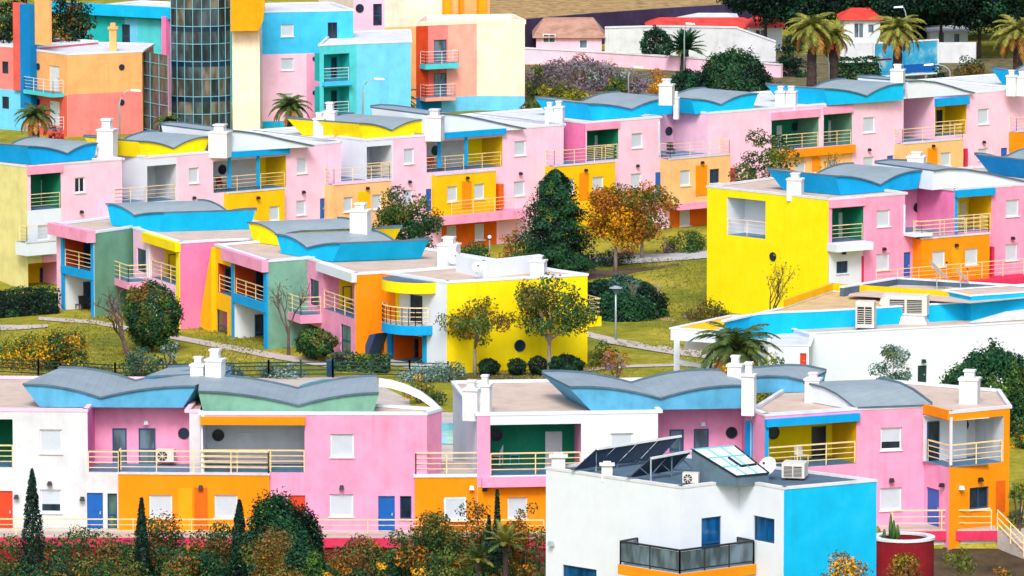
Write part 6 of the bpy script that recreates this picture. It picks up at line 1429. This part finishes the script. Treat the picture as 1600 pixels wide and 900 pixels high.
bush('dark bush under the right-hand street lamp', 1462, 146, 100, 46, ['leaf_dark', 'leaf_pine'], [4, 3], .32, 12, 150, BG)
hedge('clipped dark hedge left of the billboard', [(1308, 132), (1376, 130)], 94, ['leaf_mid', 'leaf_dark'], [2, 4], 1.6, .28)
bush('dark shrub between the white wall and the tallest fan palm', 1236, 120, 42, 58, ['leaf_pine', 'leaf_dark'], [4, 2], .32, 22, 180, BG)
dry = ['leaf_dry', 'leaf_brown', 'leaf_silver', 'leaf_olive']
for lab, x, yb, yt, w_, wt in (('grey-purple dry thicket on the bank, left part', 866, 150, 92, 110, [6, 1, 1, .5]), ('grey-purple dry thicket on the bank, middle part', 930, 140, 88, 110, [6, 1, 1, .5]), ('grey-purple dry thicket on the bank, right part', 986, 150, 104, 80, [5, 1, .6, 1]), ('pale dry thicket right under the pink wall', 900, 122, 82, 100, [5, 1, 2, .2])):
    bush(lab, x, yb, yt, w_, dry, wt, .28, 30, 120, 'dry thickets on the bank')
for lab, x, yb, yt, w_, wt in (('olive shrub beside the peach block', 838, 156, 96, 46, [3, 3, 2]), ('green shrub in front of the dry thicket', 876, 166, 124, 80, [3, 2, 2]), ('green shrub beside the left street lamp', 962, 156, 112, 46, [2, 4, 1]), ('olive undergrowth behind the blue wave roofs', 912, 168, 140, 110, [3, 3, 2])):
    bush(lab, x, yb, yt, w_, ['leaf_olive', 'leaf_mid', 'leaf_yellowgreen'], wt, .3, 18, 120, BG)
for i, (lab, x, yb, yt, w_) in enumerate((('low bank shrub right of the dark hedge mass', 1212, 160, 122, 70), ('low bank shrub beneath the two fan palms', 1290, 156, 124, 80), ('bank shrub left of the billboard post', 1350, 146, 118, 70), ('bank shrub under the billboard', 1430, 150, 118, 90), ('bank shrub below the golden-brown bush', 1530, 150, 116, 90), ('bank shrub at the right edge under the fan palm', 1590, 142, 104, 60), ('dry bank shrub above the first blue wave roof', 850, 184, 150, 80), ('bank shrub between the wave roofs', 1010, 172, 138, 80))):
    bush(lab, x, yb, yt, w_, ['leaf_dark', 'leaf_mid', 'leaf_olive', 'leaf_brown'], [3, 3, 2, 2], .3, 18, 130, BG)
PN = 'dark pines at the upper right'
for lab, x, yb, yt, w_, tr in (('dark pine over the white red-roofed house', 1196, 86, -44, 90, .42), ('dark pine behind the tallest fan palm', 1248, 70, -40, 100, .3), ('dark pine above the bright red roof', 1330, 60, -40, 110, .5), ('dark pine behind the billboard palm', 1400, 76, -44, 110, .35), ('broad dark pine with bare lower trunk at the right', 1470, 92, -40, 120, .55), ('dark pine beside the right-hand fan palm', 1530, 92, -46, 110, .35), ('dark pine in the upper right corner', 1590, 80, -46, 120, .3), ('low dark pine between the red roof and the billboard', 1440, 70, 6, 90, .2), ('dark pine mass filling the gap at the top right', 1500, 60, -30, 130, .2)):
    tree(lab, x, yb, yt, w_*1.35, ['leaf_pine', 'leaf_dark'], [5, 2], .42, 56, 120, tr, 'palm_bark', PN, cr=.36, name='pine_tree')
for lab, x, yb, yt, w_ in (('dark tree behind the teal block roof, left', 20, 250, -6, 60), ('dark reddish tree behind the teal block roof, right', 96, 240, -2, 70)):
    tree(lab, x, 190, yt-20, w_+30, ['leaf_pine', 'leaf_dark', 'leaf_brown'], [4, 2, 2], .4, 30, 120, .3, 'palm_bark', BG, cr=.36)
for i, (lab, x, yt, w_, D) in enumerate((('tall far pine over the white roofs', 1170, -60, 130, 592), ('tall far pine above the tallest fan palm', 1255, -70, 150, 600), ('tall far pine above the fan palm with red fruit', 1330, -60, 140, 606), ('tall far pine above the billboard', 1405, -70, 150, 600), ('tall far pine above the flat-topped white house', 1480, -60, 150, 606), ('tall far pine left of the right-hand fan palm', 1545, -70, 150, 598), ('tall far pine in the top right corner', 1610, -60, 140, 604))):
    tree(lab, x, 0, yt, w_, ['leaf_pine', 'leaf_dark'], [6, 2], .5, 50, 120, .08, 'palm_bark', PN, cr=.36, name='pine_tree', D=D)

def tufts(name, boxes):
    C_ = []
    for (x0, x1, y0, y1, n) in boxes:
        for _ in range(n):
            p = gpt_fast(x0+(x1-x0)*rng.random(), y0+(y1-y0)*rng.random()); C_.append((p.x, p.y, p.z+.06))
    C_ = np.array(C_); k = np.sin(C_[:, 0]*.7)+np.sin(C_[:, 1]*.23+C_[:, 0]*.3)+rng.normal(0, .5, len(C_)); C_ = C_[k > -.4]
    o = bpy.data.objects.new('grass', None); bpy.data.objects.remove(o)
    root = bpy.data.objects.new('tmp', None); COL.objects.link(root)
    g = leaf_mesh('grass', root, C_, np.tile([0, -1.2, .3], (len(C_), 1)), .17, ['grass_blade', 'leaf_olive'], rng.choice(2, len(C_), p=[.85, .15]), .35, .4)
    g.parent = None; bpy.data.objects.remove(root); g['kind'] = 'stuff'
def gpt_fast(px, py):
    z = 0.0
    for _ in range(4): p = at_z(px, py, z); z = ground_z(p.x, p.y)
    p = at_z(px, py, z); return V3((p.x, p.y, ground_z(p.x, p.y)))
tufts('grass', [(900, 1130, 405, 585, 9000), (-20, 520, 495, 592, 12000), (640, 930, 580, 606, 1500), (560, 920, 395, 440, 2500)])
# ------------------------------------------------------------------ chairs and small balcony things
def make_chair(label, p, yaw, mat, group='chairs on the balconies'):
    T = thing('plastic_chair', label, 'chair', p, group); c, s = math.cos(yaw), math.sin(yaw)
    X = lambda x, y, z: p+V3((x*c-y*s, x*s+y*c, z)); w_ = .24
    def box(x0, x1, y0, y1, z0, z1, name, dy=0):
        m = MB(); m.hexa([X(x0, y0, z0), X(x1, y0, z0), X(x1, y1, z0), X(x0, y1, z0), X(x0, y0+dy, z1), X(x1, y0+dy, z1), X(x1, y1+dy, z1), X(x0, y1+dy, z1)], mat); m.build(name, T)
    box(-w_, w_, -w_, w_, .42, .46, 'seat'); box(-w_, w_, w_-.04, w_, .462, .9, 'backrest', .08)
    for x in (-w_, w_-.04):
        for y in (-w_, w_-.04): box(x, x+.04, y, y+.04, 0, .418, 'leg')
far = Plane(at_z(42, 262, R3), at_z(1600, 140, R3))
def on_far(px, py, o):
    q = far.off(o); s, z = q.sz(px, py); return q.pt(s, z)
def floor_pt(pl, px, py, o, z):
    q = pl.off(o); return q.pt(q.sz(px, py)[0], z)
make_chair('pale blue chair behind the railing of the green front loggia', floor_pt(fp, 801, 738, -1.2, 2.83), .4, 'sky_blue')
make_chair('white chair on the green front loggia next to the pink frame', floor_pt(fp, 776, 738, -1.0, 2.83), -.3, 'rail_white')
make_chair('white chair in the blue-framed yellow loggia of the corner house', floor_pt(fp, 1252, 728, .2, 2.98), .6, 'rail_white')
make_chair('dark red chair in the left bay of the first blue-beamed loggia', on_far(346, 297, -1.0), .8, 'maroon')
make_chair('dark chair in the left bay of the second blue-beamed loggia', on_far(676, 265, -1.0), .5, 'door_red')
make_chair('dark chair on the white recessed terrace over the apricot wall', on_far(1048, 243, -1.4), .2, 'iron')
mp = Plane(at_z(88, 352, RN), at_z(147, 365, RN)).off(-1.0)
for lab, x, mt in (('dark chair in the ground floor bay of the leftmost stepped house', 122, 'iron'), ('second dark chair in the same ground floor bay, nearer the blue post', 131, 'lamp_black')):
    s, z = mp.sz(x, 486); make_chair(lab, mp.pt(s, z), .4, mt)
